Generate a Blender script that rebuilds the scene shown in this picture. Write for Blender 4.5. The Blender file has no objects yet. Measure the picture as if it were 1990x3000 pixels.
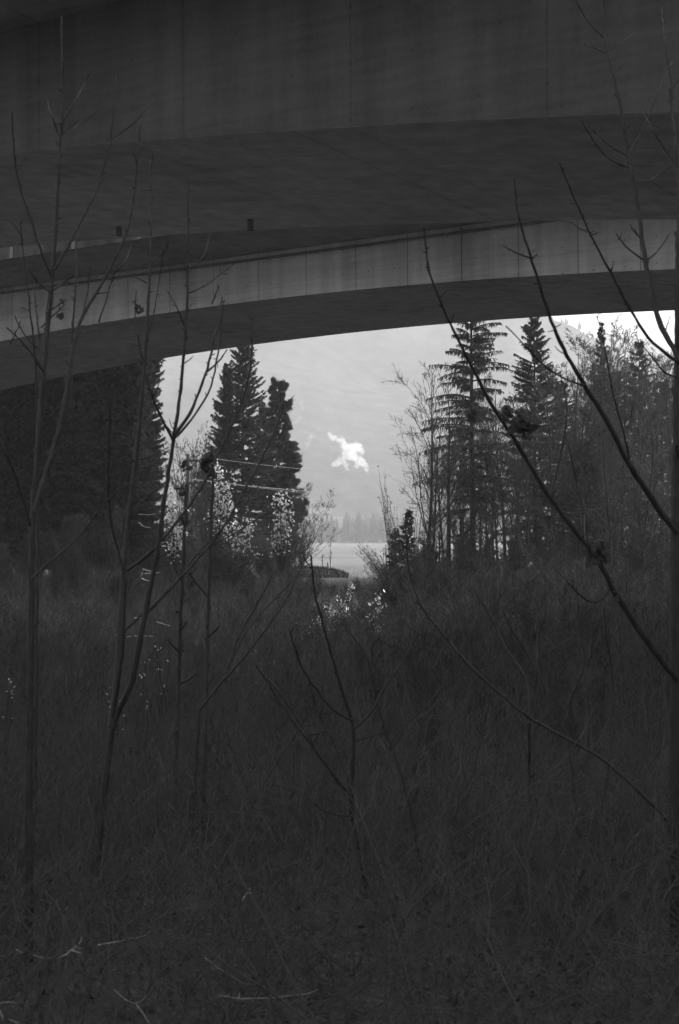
import bpy, math, random
import numpy as np
from mathutils import Vector

sc = bpy.context.scene
COL = sc.collection
F = 4167.0                      # focal length in photo pixels (1990 x 3000)
PITCH = math.atan(100 / F)
cp, sp = math.cos(PITCH), math.sin(PITCH)
TH = math.radians(32.3)         # skew of the bridges against the view
SUN_EL, SUN_AZ = math.radians(27), math.radians(42)
HAZE, SKY, SUN, EXPO = .00043, .15, 3.0, 1.04


def at(px, py, Y):
    a, b = px - 995.0, 1500.0 - py
    y = cp * F - sp * b
    k = Y / y
    return np.array([a * k, Y, (sp * F + cp * b) * k])


# ------------------------------------------------------------------ mesh helpers
class MB:
    def __init__(self):
        self.v, self.f, self.n = [], [], 0

    def add(self, verts, quads):
        self.v.append(np.asarray(verts, float).reshape(-1, 3))
        self.f.append(np.asarray(quads, np.int64).reshape(-1, 4) + self.n)
        self.n += len(self.v[-1])

    def tubes(self, pts, rad, sides=4):
        """pts (K,n,3), rad (K,n)"""
        pts = np.asarray(pts, float)
        rad = np.asarray(rad, float)
        K, n, _ = pts.shape
        if K == 0:
            return
        tan = np.empty_like(pts)
        tan[:, 1:-1] = pts[:, 2:] - pts[:, :-2]
        tan[:, 0] = pts[:, 1] - pts[:, 0]
        tan[:, -1] = pts[:, -1] - pts[:, -2]
        tan /= np.linalg.norm(tan, axis=2, keepdims=True) + 1e-9
        m = tan.mean(axis=1)
        ref = np.where((np.abs(m[:, 2:3]) > 0.8), np.array([[1.0, 0, 0]]), np.array([[0, 0, 1.0]]))
        a = np.cross(tan, ref[:, None, :])
        a /= np.linalg.norm(a, axis=2, keepdims=True) + 1e-9
        b = np.cross(tan, a)
        ang = np.arange(sides) * 2 * math.pi / sides
        ring = (a[:, :, None, :] * np.cos(ang)[None, None, :, None] + b[:, :, None, :] * np.sin(ang)[None, None, :, None])
        V = pts[:, :, None, :] + ring * rad[:, :, None, None]
        k = np.arange(K)[:, None, None] * (n * sides)
        i = np.arange(n - 1)[None, :, None] * sides
        j = np.arange(sides)[None, None, :]
        j2 = (j + 1) % sides
        q = np.stack([k + i + j, k + i + j2, k + i + sides + j2, k + i + sides + j], axis=-1)
        self.add(V, q)

    def strips(self, pts, wid, side):
        """flat ribbons: pts (K,n,3), wid (K,n), side (K,3)"""
        K, n, _ = pts.shape
        if K == 0:
            return
        s = side[:, None, :] * wid[:, :, None] * 0.5
        V = np.stack([pts - s, pts + s], axis=2)
        k = np.arange(K)[:, None] * (n * 2)
        i = np.arange(n - 1)[None, :] * 2
        q = np.stack([k + i, k + i + 1, k + i + 3, k + i + 2], axis=-1)
        self.add(V, q)

    def leaves(self, rng, c, size, elong=1.5, fold=0.25):
        """small folded leaves: two quads each, pointed"""
        c = np.asarray(c, float)
        K = len(c)
        if K == 0:
            return
        d = rng.normal(0, 1, (K, 3)); d /= np.linalg.norm(d, axis=1, keepdims=True)
        e = rng.normal(0, 1, (K, 3)); e = np.cross(d, e); e /= np.linalg.norm(e, axis=1, keepdims=True) + 1e-9
        nn = np.cross(d, e)
        s = (np.asarray(size) * np.ones(K))[:, None]
        L = s * elong
        p0 = c - d * L * .5; p1 = c + d * L * .5
        m = c + nn * s * fold
        m0 = c - d * L * .15 + nn * s * fold * .9
        l = c + e * s * .5; r = c - e * s * .5
        V = np.stack([p0, l, p1, m, r, m0], axis=1)
        k = np.arange(K)[:, None] * 6
        q = np.concatenate([k + np.array([[0, 1, 2, 3]]), k + np.array([[0, 3, 2, 4]])], axis=0)
        self.add(V, q)

    def box(self, lo, hi):
        x0, y0, z0 = lo; x1, y1, z1 = hi
        self.add([(x0, y0, z0), (x1, y0, z0), (x1, y1, z0), (x0, y1, z0), (x0, y0, z1), (x1, y0, z1), (x1, y1, z1), (x0, y1, z1)],
                 [(0, 3, 2, 1), (4, 5, 6, 7), (0, 1, 5, 4), (1, 2, 6, 5), (2, 3, 7, 6), (3, 0, 4, 7)])

    def build(self, name, mat, parent=None, smooth=True):
        v = np.concatenate(self.v).astype(np.float32)
        f = np.concatenate(self.f).astype(np.int32)
        me = bpy.data.meshes.new(name)
        me.vertices.add(len(v)); me.vertices.foreach_set('co', v.ravel())
        me.loops.add(f.size); me.loops.foreach_set('vertex_index', f.ravel())
        me.polygons.add(len(f))
        me.polygons.foreach_set('loop_start', np.arange(0, f.size, 4, dtype=np.int32))
        me.update(calc_edges=True)
        me.polygons.foreach_set('use_smooth', np.full(len(f), smooth))
        me.validate()
        me.materials.append(mat)
        o = bpy.data.objects.new(name, me)
        COL.objects.link(o)
        if parent is not None:
            o.parent = parent
        return o


def tag(o, label=None, cat=None, group=None, kind=None):
    if label: o['label'] = label
    if cat: o['category'] = cat
    if group: o['group'] = group
    if kind: o['kind'] = kind
    return o


def empty(name, loc, label, cat, group=None, rz=0.0):
    o = bpy.data.objects.new(name, None)
    o.empty_display_size = .2
    COL.objects.link(o)
    o.location = loc; o.rotation_euler = (0, 0, rz)
    return tag(o, label, cat, group)


def copy_thing(root, loc, rz, scale, label):
    c = root.copy(); COL.objects.link(c)
    c.location = loc; c.rotation_euler = (0, 0, rz); c.scale = (scale[0], scale[0], scale[1])
    c['label'] = label
    for ch in root.children:
        d = ch.copy(); COL.objects.link(d); d.parent = c
        for g in ch.children:
            e = g.copy(); COL.objects.link(e); e.parent = d
    return c


# ------------------------------------------------------------------ materials (all neutral grey: the photograph is black and white)
def nodes(name):
    m = bpy.data.materials.new(name); m.use_nodes = True
    return m, m.node_tree.nodes, m.node_tree.links


def mat_simple(name, lo, hi, scale=4.0, rough=.85, stretch=(1, 1, 1), bump=0.0, spec=.25):
    m, N, L = nodes(name)
    b = N['Principled BSDF']; b.inputs['Roughness'].default_value = rough
    b.inputs['Specular IOR Level'].default_value = spec
    tc = N.new('ShaderNodeTexCoord'); mp = N.new('ShaderNodeMapping'); mp.inputs['Scale'].default_value = stretch
    nz = N.new('ShaderNodeTexNoise'); nz.inputs['Scale'].default_value = scale; nz.inputs['Detail'].default_value = 6
    mr = N.new('ShaderNodeMapRange'); mr.inputs[1].default_value = .3; mr.inputs[2].default_value = .7
    mr.inputs[3].default_value = lo; mr.inputs[4].default_value = hi
    L.new(tc.outputs['Object'], mp.inputs['Vector']); L.new(mp.outputs[0], nz.inputs['Vector'])
    L.new(nz.outputs['Fac'], mr.inputs[0]); L.new(mr.outputs[0], b.inputs['Base Color'])
    if bump:
        bp = N.new('ShaderNodeBump'); bp.inputs['Strength'].default_value = bump; bp.inputs['Distance'].default_value = .05
        L.new(nz.outputs['Fac'], bp.inputs['Height']); L.new(bp.outputs[0], b.inputs['Normal'])
    return m


def mat_leaf(name, alb, trans=.5, var=.4, scale=9.0, gloss=0.):
    m, N, L = nodes(name)
    N.remove(N['Principled BSDF'])
    out = N['Material Output']
    df = N.new('ShaderNodeBsdfDiffuse'); tr = N.new('ShaderNodeBsdfTranslucent'); mx = N.new('ShaderNodeMixShader')
    mx.inputs[0].default_value = trans
    tc = N.new('ShaderNodeTexCoord'); nz = N.new('ShaderNodeTexNoise'); nz.inputs['Scale'].default_value = scale
    mr = N.new('ShaderNodeMapRange'); mr.inputs[1].default_value = .3; mr.inputs[2].default_value = .7
    mr.inputs[3].default_value = alb * (1 - var); mr.inputs[4].default_value = alb * (1 + var)
    L.new(tc.outputs['Object'], nz.inputs['Vector']); L.new(nz.outputs['Fac'], mr.inputs[0])
    L.new(mr.outputs[0], df.inputs['Color']); L.new(mr.outputs[0], tr.inputs['Color'])
    L.new(df.outputs[0], mx.inputs[1]); L.new(tr.outputs[0], mx.inputs[2])
    last = mx.outputs[0]
    if gloss:
        gl = N.new('ShaderNodeBsdfGlossy'); gl.inputs['Roughness'].default_value = .38; gl.inputs['Color'].default_value = (.9, .9, .9, 1)
        m2 = N.new('ShaderNodeMixShader'); m2.inputs[0].default_value = gloss
        L.new(last, m2.inputs[1]); L.new(gl.outputs[0], m2.inputs[2]); last = m2.outputs[0]
    L.new(last, out.inputs['Surface'])
    return m


def mat_concrete(name, base, panel, hole, con=1.):
    """cast concrete: pour joints every `panel` m along the bridge, board grain, tie holes, water streaks"""
    m, N, L = nodes(name)
    b = N['Principled BSDF']; b.inputs['Roughness'].default_value = .9; b.inputs['Specular IOR Level'].default_value = .2
    tc = N.new('ShaderNodeTexCoord'); sx = N.new('ShaderNodeSeparateXYZ'); L.new(tc.outputs['Object'], sx.inputs[0])

    def mth(op, a, bb=None, c=None):
        n = N.new('ShaderNodeMath'); n.operation = op
        for i, x in enumerate((a, bb, c)):
            if x is None: continue
            if isinstance(x, (int, float)): n.inputs[i].default_value = x
            else: L.new(x, n.inputs[i])
        return n.outputs[0]

    def noise(scale, st, detail=5):
        mp = N.new('ShaderNodeMapping'); mp.inputs['Scale'].default_value = st
        nz = N.new('ShaderNodeTexNoise'); nz.inputs['Scale'].default_value = scale; nz.inputs['Detail'].default_value = detail
        L.new(tc.outputs['Object'], mp.inputs['Vector']); L.new(mp.outputs[0], nz.inputs['Vector'])
        return nz.outputs['Fac']

    x, y, z = sx.outputs[0], sx.outputs[1], sx.outputs[2]
    u = mth('DIVIDE', x, panel)
    fx = mth('FRACT', mth('ADD', u, 100.0))
    wob = mth('MULTIPLY', mth('SUBTRACT', noise(3.0, (1, 1, 1)), .5), .006)
    d = mth('MULTIPLY', mth('ABSOLUTE', mth('SUBTRACT', mth('ADD', fx, wob), .5)), panel)
    seam = mth('MULTIPLY', mth('LESS_THAN', d, .016), .45 * con)
    wn = N.new('ShaderNodeTexWhiteNoise'); wn.noise_dimensions = '1D'
    L.new(mth('FLOOR', mth('ADD', u, 100.0)), wn.inputs['W'])
    pv = mth('MULTIPLY', mth('SUBTRACT', wn.outputs[0], .5), .16)
    # tie holes on a loose grid
    hx = mth('SUBTRACT', mth('FRACT', mth('ADD', mth('DIVIDE', x, hole), 100.0)), .5)
    hz = mth('SUBTRACT', mth('FRACT', mth('ADD', mth('DIVIDE', z, hole * .8), 100.0)), .5)
    hr = mth('SQRT', mth('ADD', mth('MULTIPLY', hx, hx), mth('MULTIPLY', hz, hz)))
    holes = mth('MULTIPLY', mth('LESS_THAN', hr, .035), .4 * con)
    # one horizontal board joint
    hj = mth('ABSOLUTE', mth('SUBTRACT', mth('FRACT', mth('ADD', mth('DIVIDE', z, 1.25), 100.2)), .5))
    board = mth('MULTIPLY', mth('LESS_THAN', hj, .008), .18 * con)
    streak = mth('MULTIPLY', mth('SUBTRACT', noise(2.2, (1.0, 1.0, .07), 8), .5), .9)
    grain = mth('MULTIPLY', mth('SUBTRACT', noise(6.0, (.12, 2.2, 1.5), 6), .5), .5)
    big = mth('MULTIPLY', mth('SUBTRACT', noise(.35, (1, 1, 1), 6), .5), .7)
    fine = mth('MULTIPLY', mth('SUBTRACT', noise(22.0, (1, 1, 1), 4), .5), .35)
    t = mth('ADD', mth('ADD', streak, grain), mth('ADD', big, mth('ADD', fine, pv)))
    t = mth('SUBTRACT', mth('ADD', t, 1.0), mth('ADD', seam, mth('ADD', holes, board)))
    col = mth('MULTIPLY', mth('MAXIMUM', t, .2), base)
    L.new(col, b.inputs['Base Color'])
    bp = N.new('ShaderNodeBump'); bp.inputs['Strength'].default_value = .35; bp.inputs['Distance'].default_value = .02
    L.new(t, bp.inputs['Height']); L.new(bp.outputs[0], b.inputs['Normal'])
    return m


M_BARK = mat_simple('bark', .035, .09, 14, .9, (1, 1, .25), .5)
M_TWIG = mat_simple('twig_bark', .042, .088, 6, .75)
M_GLINT = mat_simple('painted_glint', .45, .9, 12, .7)  # bright colour stands in for sun glints on the twigs
M_BRUSH = mat_simple('near_brushwood', .075, .095, 2, .85)
M_NEAR = mat_simple('young_bark', .023, .045, 30, .55, (1, 1, .3), .3, .4)
M_NEEDLE = mat_leaf('needles', .1, .22, .45, 3)
M_PINE = mat_leaf('pine_needles', .085, .25, .4, 3)
M_LEAF = mat_leaf('dry_leaves', .86, .62, .1, gloss=.2)
M_LEAF_DARK = mat_leaf('withered_leaves', .12, .4, .4, 30)
M_CANE = mat_simple('dead_canes', .075, .13, 2, .8)
M_GRASS = mat_leaf('grass_blades', .3, .5, .4, 1.2)
M_WOODPOLE = mat_simple('pole_wood', .08, .16, 10, .85, (1, 1, .1), .3)
M_METAL = mat_simple('weathered_wire', .2, .3, 5, .5, spec=.4)
M_CERAMIC = mat_simple('insulator_ceramic', .3, .4, 5, .3)
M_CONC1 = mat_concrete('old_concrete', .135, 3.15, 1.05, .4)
M_SOF1 = mat_concrete('bounce_lit_underside', .58, 3.15, 1.05, .45)  # paler than the web to stand in for light from below
M_SOF2 = mat_concrete('bounce_lit_underside', .40, 1.75, .875, .3)  # far underside likewise toned for light from below
M_CONC2 = mat_concrete('pale_concrete', .72, 1.75, .875)
M_RAIL = mat_simple('parapet_concrete', .1, .2, 1.5, .8, bump=.2)
M_DECK = mat_concrete('deck_concrete', .34, 3.15, 1.05, .4)
M_EDGE = mat_simple('dimmed_edge_concrete', .06, .17, 1.2, .85, (2, 1, 1))  # dark tone holds back the sky light on the slab edge
M_STEEL = mat_simple('steel_post', .16, .3, 5, .4, spec=.5)

# ------------------------------------------------------------------ terrain
rs = np.random.RandomState(3)
_ph = rs.uniform(0, 6.28, (12, 2)); _k = rs.uniform(.03, .35, 12); _a = rs.uniform(0, 6.28, 12)


def bumps(X, Y):
    z = 0
    for i in range(12):
        z = z + np.sin((X * math.cos(_a[i]) + Y * math.sin(_a[i])) * _k[i] * 2 + _ph[i, 0]) * (.035 / (.15 + _k[i] * 2))
    return z


def ground_z(X, Y):
    X = np.asarray(X, float); Y = np.asarray(Y, float)
    z = np.interp(Y, [-70, -45, -8, -2, 4, 14, 26, 44, 60, 78, 105, 130, 400, 900, 1300, 2000, 5000],
                  [7, 6, .4, -1.55, -1.75, -2.2, -2.9, -3.1, -2.35, -2.15, -2.3, -2.45, -1.0, .9, 26, 60, 80])  # unseen rise behind the camera is added to block sky light
    z = z + bumps(X, Y) * .35 * np.clip((200 - Y) / 100, 0.1, 1)
    # grassy mound beside the field
    z = z + .62 * np.exp(-(np.abs((X + 2.1) / 2.7) ** 3 + np.abs((Y - 101) / 1.9) ** 2.5))
    # unseen valley sides, added round the rise to narrow the open sky
    side = np.clip((np.abs(X) - 45) / 60, 0, None)
    z = z + np.where(Y < 40, 30 * np.clip(side, 0, 1.5), 0) * np.clip((40 - Y) / 30, 0, 1)
    return z


def gz(x, y):
    return float(ground_z(x, y))


def sheet(name, xs, ys, zf, mat, kind='structure'):
    X, Y = np.meshgrid(xs, ys)
    V = np.stack([X, Y, zf(X, Y)], -1)
    nx, ny = len(xs), len(ys)
    i = np.arange(ny - 1)[:, None] * nx; j = np.arange(nx - 1)[None, :]
    a = i + j
    q = np.stack([a, a + 1, a + nx + 1, a + nx], -1)
    mb = MB(); mb.add(V, q)
    o = mb.build(name, mat)
    o['kind'] = kind
    return o


def mat_ground():
    m, N, L = nodes('ground_soil_and_field')
    b = N['Principled BSDF']; b.inputs['Roughness'].default_value = .95; b.inputs['Specular IOR Level'].default_value = .1
    tc = N.new('ShaderNodeTexCoord'); sx = N.new('ShaderNodeSeparateXYZ'); L.new(tc.outputs['Object'], sx.inputs[0])
    def noise(s, st=(1, 1, 1), det=8):
        mp = N.new('ShaderNodeMapping'); mp.inputs['Scale'].default_value = st
        nz = N.new('ShaderNodeTexNoise'); nz.inputs['Scale'].default_value = s; nz.inputs['Detail'].default_value = det
        L.new(tc.outputs['Object'], mp.inputs[0]); L.new(mp.outputs[0], nz.inputs['Vector']); return nz.outputs['Fac']
    def rng_(v, a, b_, c, d):
        n = N.new('ShaderNodeMapRange'); L.new(v, n.inputs[0])
        for i, x in enumerate((a, b_, c, d)): n.inputs[1 + i].default_value = x
        return n.outputs[0]
    litter = rng_(noise(7), .3, .7, .08, .13)
    field = rng_(noise(.12, (1, .3, 1)), .3, .7, .21, .30)
    add = N.new('ShaderNodeMath'); add.operation = 'MULTIPLY_ADD'
    L.new(noise(.25), add.inputs[0]); add.inputs[1].default_value = 14.0; L.new(sx.outputs[1], add.inputs[2])
    mask = rng_(add.outputs[0], 104, 112, 0, 1)
    mx = N.new('ShaderNodeMix'); mx.data_type = 'FLOAT'
    far = N.new('ShaderNodeMath'); far.operation = 'MULTIPLY_ADD'; L.new(noise(.012), far.inputs[0]); far.inputs[1].default_value = 60.0; L.new(sx.outputs[1], far.inputs[2])
    farm = rng_(far.outputs[0], 925, 935, 1, 0)
    # one clearing on the slope above the far wood
    clr = N.new('ShaderNodeMath'); clr.operation = 'MULTIPLY'
    L.new(rng_(far.outputs[0], 1215, 1225, 0, .85), clr.inputs[0]); L.new(rng_(sx.outputs[0], -14, -2, 1, 0), clr.inputs[1])
    clr2 = N.new('ShaderNodeMath'); clr2.operation = 'MULTIPLY'
    L.new(clr.outputs[0], clr2.inputs[0]); L.new(rng_(far.outputs[0], 1300, 1310, 1, 0), clr2.inputs[1])
    both = N.new('ShaderNodeMath'); both.operation = 'MULTIPLY'; L.new(mask, both.inputs[0])
    either = N.new('ShaderNodeMath'); either.operation = 'MAXIMUM'; L.new(farm, either.inputs[0]); L.new(clr2.outputs[0], either.inputs[1])
    L.new(either.outputs[0], both.inputs[1]); mask = both.outputs[0]
    L.new(mask, mx.inputs[0]); L.new(litter, mx.inputs[2]); L.new(field, mx.inputs[3])
    L.new(mx.outputs[0], b.inputs['Base Color'])
    bp = N.new('ShaderNodeBump'); bp.inputs['Strength'].default_value = .6; bp.inputs['Distance'].default_value = .1
    L.new(noise(9), bp.inputs['Height']); L.new(bp.outputs[0], b.inputs['Normal'])
    return m


def graded(a, b, c, d, n1, n2, n3):
    """dense between b and c, growing outwards to a and d"""
    left = b - (b - a) * (np.linspace(0, 1, n1) ** 3)[::-1]
    mid = np.linspace(b, c, n2)
    right = c + (d - c) * np.linspace(0, 1, n3) ** 3
    return np.unique(np.concatenate([left, mid, right]))


GX = graded(-3900, -40, 40, 3900, 40, 161, 40)
GY = graded(-70, -8, 130, 4300, 14, 277, 60)
ground = sheet('ground', GX, GY, ground_z, mat_ground())

# mountain: hazy wooded slope behind the valley
ridge_px = np.array([-1500, -400, 300, 800, 1100, 1390, 1515, 1605, 1675, 1735, 1825, 1960, 2240, 3200])
ridge_py = np.array([500, 380, 420, 560, 720, 850, 890, 928, 955, 990, 1045, 1130, 1300, 1560])
rdg = np.random.RandomState(8)


def fbm2(X, Y, seed, octs=6, f0=1 / 900., gain=.5):
    r = np.random.RandomState(seed); z = 0; a = 1.
    for o in range(octs):
        for _ in range(3):
            t = r.uniform(0, 6.28); p = r.uniform(0, 6.28)
            z = z + a * np.sin((X * math.cos(t) + Y * math.sin(t)) * f0 * 6.28 * r.uniform(.8, 1.3) + p) / 3
        f0 *= 1.9; a *= gain
    return z


def mountain_mesh(name, Y0, Yf, px, py, seed, mat, rough):
    ps = np.linspace(-4200, 6200, 420); ts = np.linspace(0, 1, 70)
    PX, T = np.meshgrid(ps, ts)
    Y1 = Yf(PX)
    Yb = Y0 + (Y1 - Y0) * T
    X = (PX - 995) / F * Yb
    ztop = (1600 - np.interp(PX, px, py)) / F * Y1
    base = ground_z(X * 0, Yb) - 6
    Z = base + (ztop - base) * T ** .85 + fbm2(X, Yb, seed) * rough * np.sin(np.pi * np.clip(T, 0, 1)) ** .7
    Z = Z + fbm2(X, Yb, seed + 1, 4, 1 / 120.) * 4 * T
    V = np.stack([X, Yb, Z], -1)
    nx, ny = len(ps), len(ts)
    a = np.arange(ny - 1)[:, None] * nx + np.arange(nx - 1)[None, :]
    mb = MB(); mb.add(V, np.stack([a, a + 1, a + nx + 1, a + nx], -1))
    # back side falls away so the hill is a solid ridge
    Vb = V[-1]; Vc = Vb.copy(); Vc[:, 1] += 500; Vc[:, 2] = 60
    mb.add(np.concatenate([Vb, Vc]), np.stack([np.arange(nx - 1), np.arange(1, nx), np.arange(1, nx) + nx, np.arange(nx - 1) + nx], -1))
    o = mb.build(name, mat); o['kind'] = 'structure'
    return V[-1]


M_MOUNT = mat_simple('mountain_forest', .015, .2, .011, 1.0)


def add_clearing(m):
    N, L = m.node_tree.nodes, m.node_tree.links
    tc = N.new('ShaderNodeTexCoord'); sx = N.new('ShaderNodeSeparateXYZ'); L.new(tc.outputs['Object'], sx.inputs[0])
    nz = N.new('ShaderNodeTexNoise'); nz.inputs['Scale'].default_value = .08; L.new(tc.outputs['Object'], nz.inputs['Vector'])
    def mth(op, *v):
        n = N.new('ShaderNodeMath'); n.operation = op
        for i, x in enumerate(v):
            if isinstance(x, (int, float)): n.inputs[i].default_value = x
            else: L.new(x, n.inputs[i])
        return n.outputs[0]
    w = mth('MULTIPLY', mth('SUBTRACT', nz.outputs['Fac'], .5), 9.0)
    z = mth('ADD', sx.outputs[2], mth('MULTIPLY', w, .35)); x = mth('ADD', sx.outputs[0], mth('MULTIPLY', w, 2.5))
    k = mth('MULTIPLY', mth('MULTIPLY', mth('GREATER_THAN', z, 31.5), mth('LESS_THAN', z, 37.0)), mth('MULTIPLY', mth('GREATER_THAN', x, -60.0), mth('LESS_THAN', x, -6.0)))
    b = N['Principled BSDF']; old = b.inputs['Base Color'].links[0].from_socket
    mx = N.new('ShaderNodeMix'); mx.data_type = 'FLOAT'
    L.new(k, mx.inputs[0]); L.new(old, mx.inputs[2]); mx.inputs[3].default_value = .24
    L.new(mx.outputs[0], b.inputs['Base Color'])


M_SLOPE = mat_simple('mountain_slope', .02, .13, .05, 1.0, (1, 1, .35)); add_clearing(M_SLOPE)
crest = mountain_mesh('mountain', 1350, lambda p: np.interp(p, [-4000, 300, 1000, 1500, 2600, 6000], [2900, 2900, 2700, 1900, 1800, 1800]), ridge_px, ridge_py, 5, M_SLOPE, 45)
crest2 = mountain_mesh('mountain', 2700, lambda p: p * 0 + 3300.,
              np.array([-1500, 1000, 1500, 1700, 1790, 1850, 1900, 1990, 2100, 2400, 3200]),
              np.array([1100, 1100, 1080, 1000, 975, 985, 990, 1035, 1100, 1250, 1500]), 15, M_MOUNT, 20)

# ------------------------------------------------------------------ bridges
U = np.array([math.cos(TH), -math.sin(TH)]); NRM = np.array([math.sin(TH), math.cos(TH)])


def fit(D, rows):
    s, z = [], []
    t = math.tan(TH)
    for px, py in rows:
        k = (px - 995) / F
        Y = D / (1 + k * t)
        P = at(px, py, Y)
        s.append(P[0] * U[0] + P[1] * U[1]); z.append(P[2])
    return s, z


D1, D1F, D2, D2F = 21.0, 29.48, 42.0, 50.4
s1, z1 = fit(D1, [(0, 454), (381, 419), (761, 393), (1142, 365), (1523, 348), (1990, 332)])
s1f, z1f = fit(D1F, [(0, 727), (381, 694), (761, 670), (1142, 656), (1523, 650), (1990, 640)])
s2, z2 = fit(D2, [(0, 1003), (508, 911), (1015, 848), (1523, 808), (1990, 787)])
s2f, z2f = fit(D2F, [(160, 1106), (508, 1049), (1015, 975), (1523, 937), (1990, 914)])
c1 = np.polyfit(s1 + s1f, z1 + z1f, 2); c2 = np.polyfit(s2 + s2f, z2 + z2f, 2)
print('fits', c1, c2, np.abs(np.polyval(c1, s1 + s1f) - (z1 + z1f)).max(), np.abs(np.polyval(c2, s2 + s2f) - (z2 + z2f)).max())
ZT = 9.0


def bridge(name, label, D0, D1_, coef, mat, msof, s0, s1_, pier_s, ov=3.55, ovf=3.55, lip=.22, drains=(), duct=False):
    p0, p1 = D0 * math.cos(TH), D1_ * math.cos(TH)
    root = empty(name, (0, 0, 0), label, 'bridge', rz=-TH)
    ss = np.linspace(s0, s1_, 150)

    def prof(s):
        return np.maximum(np.polyval(coef, s), 3.2)

    def extrude(section):
        """section(s) -> closed polygon (m,2) of (p,z)"""
        secs = [np.array(section(s)) for s in ss]
        m = len(secs[0])
        V = np.array([[(s, q[0], q[1]) for q in sec] for s, sec in zip(ss, secs)])
        mb = MB()
        i = np.arange(len(ss) - 1)[:, None] * m; j = np.arange(m)[None, :]; j2 = (j + 1) % m
        mb.add(V, np.stack([i + j, i + m + j, i + m + j2, i + j2], -1))
        return mb
    extrude(lambda s: [(p0, prof(s) + .0035), (p1, prof(s) + .0035), (p1 + .02, ZT), (p0 - .02, ZT)]).build('box_girder', mat, root, False)
    extrude(lambda s: [(p0 + .012, prof(s)), (p1 - .012, prof(s)), (p1 - .002, prof(s) + .003), (p0 + .002, prof(s) + .003)]).build('bottom_slab', msof, root, False)
    for (s, p, r, z0, z1) in drains:
        mb = MB(); zb = float(prof(s))
        mb.tubes(np.array([[(s, p, zb + z1), (s, p, zb), (s, p, zb - z0)]]), np.full((1, 3), r), 10)
        mb.build('drain_pipe', M_STEEL, root)
    if duct:
        mb = MB(); mb.tubes(np.stack([ss, np.full(len(ss), p0 - .14), np.full(len(ss), ZT - .2)], -1)[None], np.full((1, len(ss)), .045), 8)
        mb.build('cable_duct', M_STEEL, root)
    extrude(lambda s: [(p0 - .35, ZT - .004), (p1 + .35, ZT - .004), (p1 + ovf, ZT + lip), (p1 + ovf, ZT + .62), (p0 - ov, ZT + .62), (p0 - ov, ZT + lip)]).build('deck_slab', M_DECK, root, False)
    for e in (p0 - ov + .02, p1 + ovf - .32):
        extrude(lambda s: [(e, ZT + .623), (e + .3, ZT + .623), (e + .25, ZT + 1.45), (e + .05, ZT + 1.45)]).build('parapet', M_RAIL, root, False)
    # thin cover added on the slab edge, darkened to hold back sky light
    extrude(lambda s: [(p0 - ov - .06, ZT + lip - .02), (p0 - ov - .003, ZT + lip - .02), (p0 - ov - .003, ZT + .66), (p0 - ov - .06, ZT + .66)]).build('dimmed_edge_cover', M_EDGE, root, False)
    # noise panels with posts on the outer edge facing the gap
    e = p0 - ov + .1
    pm, pn = MB(), MB()
    for k, s in enumerate(np.arange(s0 + 1, s1_ - 1, 2.6)):
        pm.box((s - .07, p0 - ov - .1, ZT + .02), (s + .07, p0 - ov - .063, ZT + 1.5))
    pm.build('bracket', M_STEEL, root, False)['kind'] = 'stuff'
    for s in pier_s:
        mb = MB(); pc = (p0 + p1) / 2
        zb = -6.0
        zt = float(prof(s)) - .003
        m = 24
        a = np.linspace(0, 2 * np.pi, m, endpoint=False)
        ring = np.stack([s + .9 * np.sign(np.cos(a)) * np.abs(np.cos(a)) ** .5, pc + 2.6 * np.sign(np.sin(a)) * np.abs(np.sin(a)) ** .5], -1)
        V = np.concatenate([np.c_[ring, np.full(m, zb)], np.c_[ring, np.full(m, zt)]])
        j = np.arange(m)
        mb.add(V, np.stack([j, (j + 1) % m, (j + 1) % m + m, j + m], -1))
        mb.build('pier', mat, root)
    return root


bridge('concrete_bridge', 'dark near box girder bridge filling the top of the view, stained web and joint-lined underside', D1, D1F, c1, M_CONC1, M_SOF1, -62, 30, [18], ovf=.8, drains=[(-17.3, 23.9, .07, .22, .05), (-20.8, 23.8, .07, .2, .05)])
bridge('concrete_bridge', 'paler far box girder bridge with an arched lower edge against the sky', D2, D2F, c2, M_CONC2, M_SOF2, -62, 45, [-58, 22], ov=3.4, lip=.04, duct=True)

# ------------------------------------------------------------------ plant generators
def unit(v):
    return v / (np.linalg.norm(v, axis=-1, keepdims=True) + 1e-9)


def walk(rng, P, D, L, n, wander, trop):
    K = len(P)
    pts = np.empty((K, n, 3)); pts[:, 0] = P
    D = unit(D.copy())
    st = (L / (n - 1))[:, None]
    for i in range(1, n):
        D = unit(D + rng.normal(0, wander, (K, 3)) + np.array([0, 0, trop]))
        pts[:, i] = pts[:, i - 1] + D * st
    return pts


def spawn(rng, pts, L, m, t0, t1, a0, a1, ratio, shrink=.55):
    K, n, _ = pts.shape
    t = np.sort(rng.uniform(t0, t1, (K, m)), axis=1)
    u = t * (n - 1); i = np.minimum(u.astype(int), n - 2); f = (u - i)[..., None]
    k = np.arange(K)[:, None]
    A, B = pts[k, i], pts[k, i + 1]
    P = A * (1 - f) + B * f
    T = unit(B - A)
    R = unit(np.cross(T, rng.normal(0, 1, (K, m, 3))))
    a = rng.uniform(a0, a1, (K, m))[..., None]
    D = T * np.cos(a) + R * np.sin(a)
    LL = L[:, None] * ratio * (1 - shrink * t) * rng.uniform(.6, 1.25, (K, m))
    return P.reshape(-1, 3), D.reshape(-1, 3), LL.ravel(), t.ravel()


def taper(r0, r1, n):
    return np.asarray(r0)[:, None] * (1 - np.linspace(0, 1, n))[None] + np.asarray(r1)[:, None] * np.linspace(0, 1, n)[None] if np.ndim(r0) else None


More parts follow.
